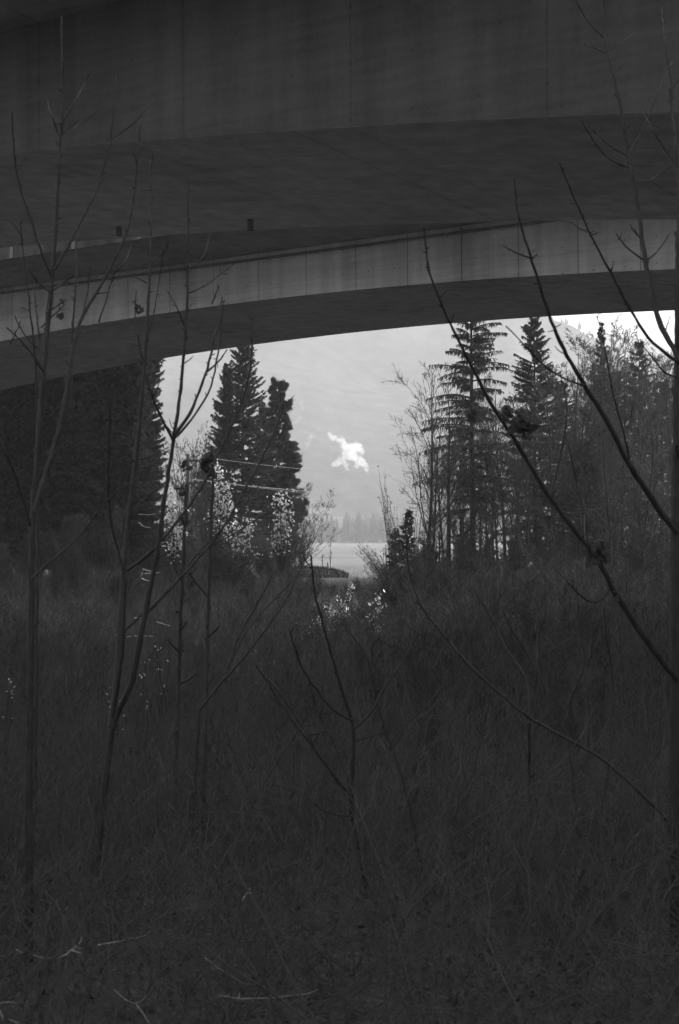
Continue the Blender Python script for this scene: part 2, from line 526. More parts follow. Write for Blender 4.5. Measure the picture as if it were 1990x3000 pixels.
def bare_tree(seed, H, r0, counts=(14, 7, 6, 4), first=.3, spread=(.45, .9), ratio=(.42, .5, .5, .45), lean=0., up=.05, stems=1, twig=.006):
    """returns (trunk MB, crown MB, tip points)"""
    rng = np.random.RandomState(seed)
    tr, cr = MB(), MB()
    P0 = np.zeros((stems, 3)); P0[:, 0] = rng.uniform(-.12, .12, stems) * (stems > 1); P0[:, 2] = -.25
    D0 = np.tile([lean, 0, 1.0], (stems, 1)) + rng.normal(0, .12 if stems > 1 else .02, (stems, 3))
    L0 = H * rng.uniform(.8, 1.0, stems) if stems > 1 else np.array([H])
    n0 = 12
    tp = walk(rng, P0, D0, L0, n0, .035, .03)
    rr = np.linspace(1, .06, n0)[None] ** .9 * (r0 * np.ones((stems, 1)))
    tr.tubes(tp, rr, 8)
    P, D, L, t = spawn(rng, tp, L0, counts[0], first, .97, spread[0], spread[1], ratio[0], .7)
    n = 7
    p1 = walk(rng, P, D, L, n, .09, up)
    ra = r0 * .42 * (1.05 - t)[:, None] + .004
    cr.tubes(p1, ra * np.linspace(1, .2, n)[None], 5)
    tips = [p1[:, -1]]
    P, D, L, t2 = spawn(rng, p1, L, counts[1], .2, .98, .35, .85, ratio[1])
    p2 = walk(rng, P, D, L, 5, .12, up)
    cr.tubes(p2, np.full((len(P), 1), r0 * .085) * np.linspace(1, .3, 5)[None], 4)
    P, D, L, _ = spawn(rng, p2, L, counts[2], .2, 1.0, .35, .8, ratio[2])
    p3 = walk(rng, P, D, L, 4, .14, up * .8)
    cr.tubes(p3, np.full((len(P), 1), max(twig * 1.5, r0 * .035)) * np.linspace(1, .45, 4)[None], 3)
    tips.append(p3[:, -1])
    if counts[3]:
        P, D, L, _ = spawn(rng, p3, L, counts[3], .2, 1.0, .3, .8, ratio[3])
        p4 = walk(rng, P, D, L, 3, .16, .03)
        cr.tubes(p4, np.full((len(P), 1), twig) * np.linspace(1, .5, 3)[None], 3)
        tips.append(p4[:, -1])
    return tr, cr, np.concatenate(tips)


def spruce(seed, H, R, r0, lv=.62, z0=.1, whorl=.42, per=5, p=.75, droop=.28, el=.1, hang=.35, twigs=12, tw=.055, tlen=.34, sparse=0., tip_up=.15, needle=2, top=0.):
    rng = np.random.RandomState(seed)
    tr, cr = MB(), MB()
    zs = np.linspace(-.3, H, 14)
    bend = np.cumsum(rng.normal(0, .012, (14, 2)), axis=0)
    tp = np.c_[bend * (zs[:, None] > .5), zs]
    tr.tubes(tp[None], (r0 * (1 - np.clip(zs, 0, H) / H) ** .85 + .012)[None], 9)
    zz = []
    z = H * z0
    while z < H - .15:
        k = (z / H)
        for _ in range(per if k < .8 else max(3, per - 2)):
            if rng.rand() > sparse:
                zz.append(z + rng.uniform(-.5, .5) * whorl * .8)
        z += whorl * (1.1 - .65 * k)
    zz = np.array(zz); K = len(zz)
    az = rng.uniform(0, 2 * np.pi, K)
    prof = np.clip((1 - zz / H), 0, 1) ** p
    prof = prof * np.clip((zz / H - z0 * .6) / .12, .55, 1)
    Lb = (R * prof + .12 + top) * rng.uniform(lv, 1.12, K)
    n = 8
    t = np.linspace(0, 1, n)[None]
    elv = (el + .55 * (zz / H) ** 2 - .25 * (1 - zz / H) + rng.normal(0, .08, K))[:, None]
    out = np.stack([np.cos(az), np.sin(az), 0 * az], -1)
    rad = Lb[:, None] * t * np.cos(elv)
    hgt = Lb[:, None] * (np.sin(elv) * t - droop * t ** 2 + tip_up * t ** 4)
    bx = np.interp(zz, zs, tp[:, 0]); by = np.interp(zz, zs, tp[:, 1])
    pts = out[:, None, :] * rad[..., None]
    pts[..., 2] = zz[:, None] + hgt
    pts[..., 0] += bx[:, None]; pts[..., 1] += by[:, None]
    sw = rng.normal(0, .06, (K, 1)) * Lb[:, None] * t ** 2
    sd = np.stack([-np.sin(az), np.cos(az), 0 * az], -1)
    pts += sd[:, None, :] * sw[..., None]
    cr.tubes(pts, (.012 + .016 * Lb)[:, None] * np.linspace(1, .2, n)[None], 4)
    # twigs on both sides
    m = twigs
    tt = rng.uniform(.12, 1.0, (K, 2 * m)); u = tt * (n - 1); i = np.minimum(u.astype(int), n - 2); f = (u - i)[..., None]
    kk = np.arange(K)[:, None]
    A, B = pts[kk, i], pts[kk, i + 1]
    Pp = A * (1 - f) + B * f; T = unit(B - A)
    sgn = np.where(np.arange(2 * m) % 2 == 0, 1., -1.)[None, :, None]
    Dd = T * rng.uniform(.4, .9, (K, 2 * m, 1)) + sgn * sd[:, None, :] * rng.uniform(.35, 1, (K, 2 * m, 1)) + np.array([0, 0, -1.]) * rng.uniform(.0, 2 * hang, (K, 2 * m, 1))
    Lt = np.minimum(tlen * (1 - tt * .55) * (.5 + .5 * Lb[:, None] / max(R, .1)), Lb[:, None] * .5 + .1) * rng.uniform(.5, 1.3, (K, 2 * m))
    Pp = Pp.reshape(-1, 3); Dd = unit(Dd.reshape(-1, 3)); Lt = Lt.ravel()
    q = walk(rng, Pp, Dd, Lt, 4, .1, -.18 * (hang > .3))
    w = np.full((len(Pp), 1), tw) * np.array([[.7, 1.1, .9, .25]])
    s1_ = unit(np.cross(Dd, rng.normal(0, 1, Dd.shape)))
    cr.strips(q, w, s1_)
    cr.strips(q, w, unit(np.cross(Dd, s1_)))
    if needle:
        P3, D3, L3, _ = spawn(rng, q, np.full(len(q), 1.), needle, .1, 1., .5, 1.1, 1.)
        L3 = rng.uniform(.06, .16, len(P3))
        q3 = np.stack([P3, P3 + D3 * L3[:, None]], 1)
        cr.strips(q3, np.tile([[tw * .7, tw * .2]], (len(P3), 1)), unit(np.cross(D3, rng.normal(0, 1, D3.shape))))
    return tr, cr


def pine(seed, H, R, r0):
    rng = np.random.RandomState(seed)
    tr, cr, fo = MB(), MB(), MB()
    zs = np.linspace(-.3, H, 12)
    tp = np.c_[np.cumsum(rng.normal(0, .03, (12, 2)), axis=0), zs]
    tr.tubes(tp[None], (r0 * (1 - np.clip(zs, 0, H) / H) ** .7 + .02)[None], 9)
    P, D, L = [], [], []
    for z in np.arange(H * .22, H * .985, .42):
        for _ in range(5):
            k = z / H
            a = rng.uniform(0, 6.28)
            l = (.8 + .26 * math.sin(z * 1.9 + 2 * a + seed)) * 1.2 * R * (1.0 if k < .55 else (1 - (k - .55) / .5 * .8)) * rng.uniform(.55, 1.1)
            P.append((0, 0, z)); D.append((math.cos(a), math.sin(a), .15 + .5 * k)); L.append(l)
    P, D, L = np.array(P), unit(np.array(D)), np.array(L)
    P[:, 0] = np.interp(P[:, 2], zs, tp[:, 0]); P[:, 1] = np.interp(P[:, 2], zs, tp[:, 1])
    p1 = walk(rng, P, D, L, 6, .08, .03)
    cr.tubes(p1, (.012 + .02 * L)[:, None] * np.linspace(1, .3, 6)[None], 4)
    P, D, L2, _ = spawn(rng, p1, L, 8, .35, 1., .3, .9, .45, .5)
    p2 = walk(rng, P, D, L2, 4, .1, .08)
    cr.tubes(p2, np.full((len(P), 1), .012) * np.linspace(1, .5, 4)[None], 3)
    P, D, L3, _ = spawn(rng, p2, L2, 4, .3, 1., .3, .9, .5)
    p3 = walk(rng, P, D, L3, 3, .1, .1)
    tips = np.concatenate([p3[:, -1], p3[:, 1], p2[:, -1], p1[:, -1]])
    m = 16
    d = unit(rng.normal(0, 1, (len(tips), m, 3)) + np.array([0, 0, .5]))
    base = np.repeat(tips[:, None], m, 1) + rng.normal(0, .06, (len(tips), m, 3))
    l = rng.uniform(.09, .2, (len(tips), m, 1))
    q = np.stack([base, base + d * l], 2).reshape(-1, 2, 3)
    cr.strips(q, np.tile([[.035, .012]], (len(q), 1)), unit(np.cross(d.reshape(-1, 3), rng.normal(0, 1, (len(q), 3)))))
    return tr, cr


def plant(name, label, cat, group, loc, mbs, rz=0., scale=(1, 1)):
    r = empty(name, loc, label, cat, group, rz)
    r.scale = (scale[0], scale[0], scale[1])
    for nm, mb, mt in mbs:
        if mb.n: mb.build(nm, mt, r)
    return r


def base_at(px, Y, dz=0.):
    X = (px - 995) / F * Y
    return (X, Y, gz(X, Y) + dz)


def top_h(px, py, Y):
    X = (px - 995) / F * Y
    return at(px, py, Y)[2] - gz(X, Y)


# ------------------------------------------------------------------ trees beyond the bridges, right side
def put(gen, name, label, cat, group, px, Y, top_py, rz=0., dz=0., **kw):
    H = top_h(px, top_py, Y)
    g = gen(H)
    parts = [('trunk', g[0], M_BARK), ('crown', g[1], kw.get('crown', M_TWIG))]
    return plant(name, label, cat, group, base_at(px, Y, dz), parts, rz)


GT = 'bare trees beyond the bridges'
GS = 'spruces beyond the bridges'
R4 = put(lambda H: spruce(41, H, 3.9, .2, lv=.4, z0=.25, whorl=.66, per=7, p=.42, droop=.3, el=.2, hang=1.5, twigs=30, tw=.04, tlen=.6, sparse=.16, tip_up=.02, needle=1),
         'spruce_tree', 'tall thin spruce with sparse drooping boughs and hanging twigs, sky showing through', 'tree', GS, 1385, 80, 800, crown=M_NEEDLE)
R5 = put(lambda H: spruce(52, H, 3.7, .18, z0=.06, whorl=.44, per=6, p=.58, droop=.24, el=.2, hang=.5, twigs=22, tw=.07, tlen=.42),
         'spruce_tree', 'dense pointed spruce just touching the bridge edge, right of the sparse drooping spruce', 'tree', GS, 1568, 90, 928, rz=1., crown=M_NEEDLE)
put(lambda H: spruce(53, H, 2.6, .15, z0=.1, whorl=.5, per=5, p=.7, droop=.18, el=.35, hang=.3, twigs=14, tw=.07, tlen=.36),
    'spruce_tree', 'slim spruce tip rising out of the bare trees in front of the white sky', 'tree', GS, 1765, 104, 948, rz=2., crown=M_NEEDLE)
put(lambda H: spruce(54, H, 3.1, .16, z0=.1, whorl=.5, per=5, p=.6, droop=.3, el=.15, hang=.5, twigs=16, tw=.07, tlen=.42),
    'spruce_tree', 'rightmost spruce, partly hidden by the dark near trunk and its branches', 'tree', GS, 1872, 96, 998, rz=3., crown=M_NEEDLE)
bt = lambda seed, r0, **k: (lambda H: bare_tree(seed, H, r0, **k))
put(bt(11, .12, counts=(20, 8, 6, 3), first=.2, spread=(.35, .65), ratio=(.52, .5, .5, .45), lean=-.02, stems=1, twig=.005), 'bare_tree', 'slender leafless tree at the sky opening, its outermost twigs against the mountain', 'tree', GT, 1248, 74, 1098)
put(bt(12, .09, counts=(13, 6, 5, 3), first=.3, spread=(.35, .7), lean=.015, twig=.007), 'bare_tree', 'thin leafless tree standing close beside the slender outermost one', 'tree', GT, 1268, 76, 1180)
put(bt(13, .15, counts=(14, 6, 5, 3), first=.4, spread=(.4, .8), twig=.008), 'bare_tree', 'thick trunked leafless tree between the slender tree and the sparse spruce', 'tree', GT, 1317, 75, 1130)
put(bt(14, .10, counts=(14, 7, 5, 3), first=.25, spread=(.3, .6), twig=.007, lean=.03), 'bare_tree', 'leafless tree right behind the trunk of the sparse drooping spruce', 'tree', GT, 1400, 84, 1110)
put(bt(15, .13, counts=(18, 7, 6, 3), first=.25, spread=(.35, .7), twig=.008), 'bare_tree', 'leafless tree filling the gap between the two big spruces', 'tree', GT, 1480, 86, 1130)
dense = dict(counts=(24, 9, 7, 4), first=.22, spread=(.3, .75), twig=.009)
B1 = put(bt(16, .16, **dense), 'bare_tree', 'broad twiggy leafless tree right of the dense pointed spruce, under the mountain ridge', 'tree', GT, 1668, 96, 990)
B2 = put(bt(17, .15, **dense), 'bare_tree', 'twiggy leafless tree whose round top surrounds the slim spruce tip', 'tree', GT, 1738, 98, 985)
B3 = put(bt(18, .15, **dense), 'bare_tree', 'round topped leafless tree left of the rightmost spruce', 'tree', GT, 1822, 94, 985)


def copy_at(src, px, Y, top_py, label, rz, src_h, wide=1.):
    X = (px - 995) / F * Y
    s = top_h(px, top_py, Y) / src_h
    return copy_thing(src, (X, Y, gz(X, Y)), rz, (s * wide, s), label)


hB1, hB2, hB3 = top_h(1668, 990, 96), top_h(1738, 985, 98), top_h(1822, 985, 94)
hR5 = top_h(1568, 928, 90)
copy_at(B1, 1925, 90, 1022, 'leafless tree thick with twigs right of the rightmost spruce', 1.2, hB1)
copy_at(B2, 1985, 84, 1050, 'leafless tree at the edge of the view behind the dark near trunk', 2.6, hB2)
copy_at(B3, 1622, 84, 1090, 'lower leafless tree right beside the dense pointed spruce', .6, hB3, 1.1)
copy_at(B1, 1705, 80, 1150, 'mid height leafless tree in front of the broad twiggy one', 3.9, hB1, 1.2)
copy_at(B2, 1790, 78, 1200, 'low spreading leafless tree below the slim spruce tip', 4.8, hB2, 1.3)
copy_at(B3, 1880, 77, 1230, 'low leafless tree below the rightmost spruce', 5.5, hB3, 1.3)
copy_at(B1, 1540, 78, 1260, 'low leafless tree in front of the dense pointed spruce', .2, hB1, 1.2)
copy_at(B2, 1445, 92, 1200, 'leafless tree behind the sparse spruce, seen between its boughs', 2.1, hB2)
copy_at(B3, 1360, 96, 1290, 'far leafless tree low behind the thick trunked one', 3.3, hB3)
for i, (px, Y, ty) in enumerate([(1590, 100, 1150), (1635, 106, 1060), (1690, 108, 1040), (1755, 106, 1020), (1805, 104, 1030), (1850, 108, 1030), (1905, 104, 1045), (1955, 106, 1050), (1770, 88, 1110), (1690, 90, 1090), (1850, 86, 1120), (1520, 98, 1190)]):
    copy_thing((B1, B2, B3)[i % 3], ((px - 995) / F * Y, Y, gz((px - 995) / F * Y, Y)), 1 + i * 1.9, (top_h(px, ty, Y) / (hB1, hB2, hB3)[i % 3] * 1.1, top_h(px, ty, Y) / (hB1, hB2, hB3)[i % 3]), 'leafless tree packed into the twiggy wood under the mountain ridge')['group'] = 'leafless trees packed into the wood right of the sky opening'
copy_at(R5, 1650, 112, 1120, 'shaded spruce deep behind the broad twiggy leafless tree', 2.0, hR5, 1.2)
copy_at(R5, 1800, 116, 1090, 'shaded spruce deep behind the slim spruce tip', 4.0, hR5, 1.2)
copy_at(R5, 1940, 110, 1120, 'shaded spruce deep behind the near trunk', 5.0, hR5, 1.3)
copy_at(R5, 1720, 84, 1290, 'half grown spruce under the bare trees', .4, hR5, 1.5)
for i, (px, Y, ty) in enumerate([(1300, 90, 1240), (1345, 83, 1210), (1425, 79, 1240), (1462, 84, 1170), (1508, 92, 1120), (1290, 74, 1340), (1385, 94, 1200), (1490, 76, 1300)]):
    s_ = top_h(px, ty, Y) / (hB3, hB1)[i % 2]
    copy_thing((B3, B1)[i % 2], ((px - 995) / F * Y, Y, gz((px - 995) / F * Y, Y)), 2 + i * 2.3, (s_ * .9, s_), 'leafless tree crowding round the trunk of the sparse drooping spruce')['group'] = 'leafless trees around the sparse drooping spruce'
# small conifers and shrubs at the edge of the field
put(lambda H: spruce(61, H, .62, .05, z0=.04, whorl=.28, per=5, p=.6, droop=.2, el=.2, hang=.5, twigs=9, tw=.07, tlen=.24), 'young_spruce', 'young spruce in front of the slender leafless trees at the field edge', 'tree', 'young spruces at the field edge', 1196, 71, 1490, crown=M_NEEDLE)
put(lambda H: spruce(62, H, .62, .05, z0=.04, whorl=.28, per=5, p=.6, droop=.2, el=.2, hang=.5, twigs=9, tw=.07, tlen=.24), 'young_spruce', 'smaller young spruce, next to the field, left of its taller neighbour', 'tree', 'young spruces at the field edge', 1163, 70, 1545, rz=1., crown=M_NEEDLE)

# ------------------------------------------------------------------ trees beyond the bridges, left side
spd = lambda seed, R, r0, **k: (lambda H: spruce(seed, H, R, r0, z0=.06, whorl=k.get('wh', .38), per=6, p=k.get('p', .65), droop=.25, el=.22, hang=.5, twigs=k.get('tw', 18), tw=.075, tlen=.42, tip_up=.25))
L2 = put(spd(71, 4.1, .2, p=.62, tw=26), 'spruce_tree', 'tall full spruce left of the sky opening, its tip at the bridge edge', 'tree', GS, 712, 105, 985, crown=M_NEEDLE)
put(spd(72, 2.9, .14, tw=22), 'spruce_tree', 'narrower spruce leaning against the tall full one, behind the power lines', 'tree', GS, 664, 107, 1068, rz=1.5, crown=M_NEEDLE)
gp = pine(73, top_h(812, 1112, 110), 1.75, .17)
plant('pine_tree', 'bushy pine with rounded tufted outline at the left of the sky opening', 'tree', None, base_at(812, 110), [('trunk', gp[0], M_BARK), ('crown', gp[1], M_PINE)])
gp = pine(74, top_h(850, 1290, 108), 1.15, .12)
plant('pine_tree', 'lower bushy pine overhanging the field, right of the taller pine', 'tree', None, base_at(846, 108), [('trunk', gp[0], M_BARK), ('crown', gp[1], M_PINE)])
hL2 = top_h(712, 985, 105)
L0 = put(spd(75, 1.75, .2, p=.35, tw=26, wh=.25), 'spruce_tree', 'dark spruce forming the left edge of the bright gap', 'tree', GS, 382, 80, 500, crown=M_NEEDLE)
hL0 = top_h(382, 500, 80)
for i, (px, Y, ty, nm) in enumerate([(360, 84, 640, 'dark spruce second from the bright gap on the shaded side'), (292, 79, 700, 'dark spruce among the shaded wood, third from the bright gap'),
                                     (225, 86, 640, 'dark spruce among the shaded wood, fourth from the bright gap'), (160, 80, 700, 'dark spruce in the shaded wood just in from the outermost pair'),
                                     (95, 85, 700, 'dark spruce next to the outermost one in the shaded wood'), (25, 79, 720, 'outermost dark spruce in the shaded wood under the bridge')]):
    copy_at(L0, px, Y, ty, nm, i * 1.3, hL0, 1.05)
copy_at(L2, 770, 116, 1180, 'shaded spruce behind the gap between full spruce and pine', 2.2, hL2, .75)
copy_at(L2, 600, 122, 1330, 'low spruce behind the utility pole', 4.2, hL2, .95)
for i, (px, Y, ty, r, nm) in enumerate([(585, 84, 1185, .07, 'thin leafless tree in the bright gap left of the tall full spruce'), (556, 80, 1250, .06, 'thin leafless tree right beside the utility pole'),
                                        (532, 82, 1290, .05, 'short leafless tree between the dark spruce and the utility pole'), (618, 88, 1300, .05, 'short leafless tree against the left side of the spruces')]):
    put(bt(80 + i, r, counts=(14, 6, 5, 3), first=.2, spread=(.2, .5), ratio=(.5, .5, .5, .45), stems=2, twig=.008), 'bare_tree', nm, 'tree', GT, px, Y, ty)
for i, px in enumerate([388, 340, 300, 255, 190, 120, 55, -15]):
    copy_at(L2, px, 98 + (i % 3) * 5, 900 - (i % 3) * 40, 'shaded spruce in the second row of the dark wood under the bridge', i * .9, hL2, .7 if i < 2 else 1.05)['group'] = 'shaded spruces in the second row of the dark wood'
copy_at(L0, 428, 88, 700, 'dark spruce right behind the one at the gap edge', 2.1, hL0, .85)
copy_at(L2, 365, 114, 930, 'tall shaded spruce far behind the dark spruce at the gap edge', 3.1, hL2, .85)
copy_at(L2, 655, 120, 1240, 'shaded spruce between the narrower spruce and the thin leafless tree', 5.1, hL2, .95)
# wispy bushes below the pine
BUSH = 'leafless bushes at the edge of the field'
for i, (px, Y, ty, nm, ln) in enumerate([(868, 103, 1400, 'wispy leafless bush spreading from under the pine over the field', .12), (880, 101, 1545, 'small wispy bush at the foot of the pine', .2), (835, 100, 1520, 'leafless bush in front of the pine trunks', .05)]):
    put(bt(90 + i, .04, counts=(15, 7, 5, 3), first=.12, spread=(.3, .8), ratio=(.5, .5, .5, .45), lean=ln, stems=4, twig=.007), 'bare_bush', nm, 'bush', BUSH, px, Y, ty)
put(bt(95, .028, counts=(8, 4, 3, 0), first=.28, spread=(.25, .5), ratio=(.5, .45, .4, .4), up=.1, twig=.008), 'field_sapling', 'lone leafless sapling on the grassy mound before the bright field', 'tree', None, 966, 101, 1588)
mb = MB(); mb.tubes(np.array([[(0, 0, -.2), (.01, 0, .5), (.02, 0, 1.02)]]), np.array([[.035, .033, .03]]), 6)
p = mb.build('fence_post', M_WOODPOLE); p.location = base_at(944, 101); tag(p, 'thin wooden stake on the grassy mound left of the lone sapling', 'post')
mb = MB(); mb.tubes(np.array([[(0, 0, -.2), (.0, 0, .25), (-.02, 0, .5)]]), np.array([[.05, .05, .045]]), 6)
p = mb.build('fence_post', M_WOODPOLE); p.location = base_at(961, 100.8); tag(p, 'short stake at the foot of the lone sapling', 'post')

# ------------------------------------------------------------------ leafy shrubs catching the light
def leafy(seed, label, px, Y, clusters, size, stems=3, mat=None, name='leafy_shrub', dens=1., cat='shrub', group='shrubs still holding pale leaves'):
    rng = np.random.RandomState(seed)
    base = np.array(base_at(px, Y))
    root = empty(name, base, label, cat, group)
    st, lf = MB(), MB()
    for (cx, cy, rx, ry, n) in clusters:
        n = int(n * dens)
        c = at(cx, cy, Y) - base
        sx, sz = rx / F * Y, ry / F * Y
        k = max(3, int(n / 9))
        ends = c + rng.normal(0, 1, (k, 3)) * np.array([sx * .6, max(sx, .3) * .6, sz * .6])
        s = np.tile(rng.normal(0, .12, (1, 3)) * [1, 1, 0], (k, 1)); s[:, 2] = -.1
        mid = s * .45 + ends * .55 + rng.normal(0, .12, (k, 3)); mid[:, 2] += .2
        t = np.linspace(0, 1, 9)[None, :, None]
        pts = (1 - t) ** 2 * s[:, None] + 2 * t * (1 - t) * mid[:, None] + t ** 2 * ends[:, None]
        pts[:, 1:-1] += rng.normal(0, .012, (k, 7, 3))
        st.tubes(pts, np.tile(np.linspace(.016, .004, 9), (k, 1)), 4)
        P, D, L, _ = spawn(rng, pts, np.full(k, 1.1 * max(sx, sz)), 7, .45, 1., .4, 1.1, .8)
        tw = walk(rng, P, D, L, 4, .15, .02)
        st.tubes(tw, np.tile(np.linspace(.005, .003, 4), (len(tw), 1)), 3)
        pool = np.concatenate([tw[:, -1], tw[:, 2], tw[:, 1], ends])
        lp = pool[rng.randint(0, len(pool), n)] + rng.normal(0, size * .8, (n, 3))
        lf.leaves(rng, lp, rng.uniform(.6, 1.2, n) * size)
    st.build('stems', M_TWIG, root)
    lf.build('leaves', mat or M_LEAF, root)
    return root


leafy(1, 'shrub with a bright slanting top of pale leaves right of the utility pole', 628, 68, [(635, 1355, 14, 14, 60), (650, 1390, 14, 20, 90), (668, 1425, 16, 16, 70), (680, 1445, 14, 8, 40)], .115, dens=1.8)
leafy(2, 'shrub of pale leaves in front of the dark spruce at the gap edge', 512, 66, [(505, 1460, 10, 22, 60), (515, 1490, 14, 20, 50), (500, 1540, 14, 18, 40), (520, 1555, 16, 10, 40)], .115, dens=1.8)
leafy(3, 'low shrub with scattered pale leaves below the tall full spruce', 700, 70, [(705, 1540, 22, 14, 50), (735, 1530, 10, 10, 40), (690, 1500, 20, 20, 25), (758, 1625, 6, 10, 12), (610, 1520, 25, 14, 30)], .115, dens=1.8)
leafy(4, 'shrub of loose pale leaves in front of the pine', 825, 72, [(815, 1470, 18, 24, 80), (850, 1455, 14, 18, 60), (860, 1430, 8, 14, 20), (822, 1520, 14, 16, 45), (800, 1555, 8, 8, 12)], .115, dens=1.8)
leafy(5, 'shrub of pale leaves in the middle of the thicket', 985, 42, [(1040, 1715, 18, 8, 30), (1000, 1745, 14, 10, 18), (970, 1780, 12, 12, 28), (935, 1815, 14, 10, 20), (885, 1825, 16, 12, 26), (885, 1880, 18, 8, 18), (1005, 1795, 8, 12, 14)], .064, dens=1.8)
leafy(6, 'shrub of pale leaves in the thicket, below the leaning shrub', 1100, 41, [(1110, 1745, 8, 10, 10), (1095, 1785, 16, 16, 26), (1120, 1775, 10, 12, 14), (1110, 1830, 20, 12, 22), (1130, 1840, 8, 10, 10), (1075, 1880, 16, 12, 12)], .064, dens=1.8)
leafy(7, 'leaning shrub with a few leaves hanging over the bright field', 1158, 69, [(1050, 1605, 14, 14, 50), (1085, 1612, 18, 10, 34), (1095, 1640, 22, 20, 40), (1120, 1675, 18, 20, 40), (1070, 1660, 14, 14, 14)], .08, dens=2.)
leafy(8, 'thin upright shrub with dangling withered leaves against the mountain', 1164, 68, [(1118, 1400, 12, 22, 44), (1130, 1440, 12, 26, 44), (1122, 1470, 10, 16, 24), (1150, 1480, 18, 30, 18)], .075, mat=M_LEAF_DARK)
leafy(9, 'thin shrub with a few bright leaves in front of the slender leafless tree', 1205, 67, [(1225, 1435, 14, 12, 22), (1110, 1405, 12, 24, 18), (1180, 1530, 20, 24, 18), (1240, 1425, 8, 8, 10)], .07)
leafy(10, 'bush with withered dark leaves on the shaded bank below the tall full spruce', 660, 64, [(620, 1650, 50, 40, 300), (690, 1640, 50, 50, 340), (720, 1600, 40, 40, 260), (640, 1590, 40, 40, 240)], .075, mat=M_LEAF_DARK)
leafy(14, 'bush with withered dark leaves at the foot of the utility pole', 530, 72, [(500, 1640, 40, 50, 300), (545, 1600, 40, 60, 300), (570, 1660, 40, 40, 240), (480, 1570, 30, 50, 200)], .085, mat=M_LEAF_DARK)
leafy(15, 'bush with withered dark leaves in front of the pine trunks', 800, 86, [(770, 1630, 40, 50, 360), (815, 1610, 30, 60, 360), (740, 1580, 30, 50, 240), (700, 1560, 40, 60, 240)], .1, mat=M_LEAF_DARK)
leafy(16, 'scrub with withered dark leaves at the foot of the slender leafless trees', 1220, 66, [(1180, 1680, 40, 26, 240), (1240, 1670, 40, 36, 260), (1290, 1680, 40, 30, 240), (1130, 1695, 40, 18, 160)], .075, mat=M_LEAF_DARK)
leafy(17, 'leafless scrub with few withered leaves leaning left over the bright field', 1150, 70, [(1110, 1640, 30, 26, 60), (1080, 1660, 26, 22, 50), (1130, 1600, 24, 30, 60)], .06, mat=M_LEAF_DARK)
leafy(11, 'near bramble with one blurred clump of pale leaves, left of the thicket', 455, 13, [(480, 1900, 16, 12, 22), (450, 1885, 12, 6, 8)], .02, group=None)
leafy(12, 'near bramble holding a single small pale leaf clump', 300, 12, [(302, 1993, 8, 9, 14)], .018, group=None)
leafy(13, 'leftmost near bramble with one pale leaf clump', 30, 11, [(20, 1996, 9, 9, 12)], .018, group=None)

# ------------------------------------------------------------------ utility pole and power lines
Yp = 75.0
bp_ = np.array(base_at(551, Yp)); hp = at(551, 1330, Yp)[2] - bp_[2]
pole = empty('utility_pole', bp_, 'wooden utility pole with a short crossarm standing before the spruces', 'pole')
mb = MB(); mb.tubes(np.array([[(0, 0, -.5), (0, 0, hp * .5), (0, 0, hp - .02), (0, 0, hp)]]), np.array([[.125, .11, .095, .0]]), 12)
mb.build('mast', M_WOODPOLE, pole)
mb = MB(); mb.box((-.1, -.18, hp - .42), (.75, -.1, hp - .3)); mb.build('crossarm', M_WOODPOLE, pole, False)
mb = MB(); mb.box((-.1, -.18, hp - 1.62), (.9, -.1, hp - 1.5))
mb.build('crossarm', M_WOODPOLE, pole, False)
ends = [((.65, -.14, hp - .3), (1330, 1393, 118)), ((.25, -.14, hp - 1.5), (1330, 1448, 118)), ((.55, -.14, hp - 1.5), (1330, 1455, 118)), ((.82, -.14, hp - 1.52), (1330, 1468, 118))]
names = ['topmost power line running from the utility pole across the sky opening', 'second power line from the top, uppermost of the lower three',
         'middle one of the three lower power lines', 'lowest power line crossing the sky opening']
for (a, b, nm) in [(e[0], e[1], n) for e, n in zip(ends, names)]:
    mb = MB(); mb.tubes(np.array([[(a[0], a[1], a[2]), (a[0], a[1], a[2] + .07), (a[0], a[1], a[2] + .14)]]), np.array([[.035, .05, .03]]), 8)
    mb.build('insulator', M_CERAMIC, pole)
    A = bp_ + np.array(a) + np.array([0, 0, .14]); B = at(*b)
    t = np.linspace(0, 1, 40)[:, None]
    pts = A * (1 - t) + B * t; pts[:, 2] -= (.35 * 4 * t * (1 - t))[:, 0]
    mb = MB(); mb.tubes(pts[None], np.full((1, 40), .009), 5)
    tag(mb.build('power_line', M_METAL), nm, 'power line', 'power lines across the sky opening')

# ------------------------------------------------------------------ far-off wood, steam
rng = np.random.RandomState(77)
def cone_wood(name, pts, hs, label):
    mb = MB()
    for sgn in range(2):
        pass
    pts = np.asarray(pts); K = len(pts)
    m = 7
    lv = np.array([.12, .38, .36, .66, .62, .9, 1.0]); rd = np.array([.2, .1, .16, .06, .1, .035, .004])
    P = np.repeat(pts[:, None], 7, 1).copy(); P[:, :, 2] += hs[:, None] * lv[None]
    mb.tubes(P, hs[:, None] * rd[None] * rng.uniform(.8, 1.2, (K, 7)), 6)
    o = mb.build(name, M_MOUNT); tag(o, label, 'forest', kind='stuff')
pts, hs = [], []
for V in (crest,):
    for k in range(1500):
        i = rng.randint(0, len(V) - 1); f = rng.rand()
        q = V[i] * (1 - f) + V[i + 1] * f
        pts.append(q + np.array([0, rng.uniform(-25, 5), -4])); hs.append(rng.uniform(5, 12))
cone_wood('distant_forest', pts, np.array(hs), 'hazy conifers along the crest of the mountain')
pts, hs = [], []
for k in range(900):
    Y = rng.uniform(900, 1010); X = rng.uniform(-150, 260)
    pts.append((X, Y, gz(X, Y) - 1)); hs.append(rng.uniform(7, 15) * (1.4 if rng.rand() < .2 else 1))
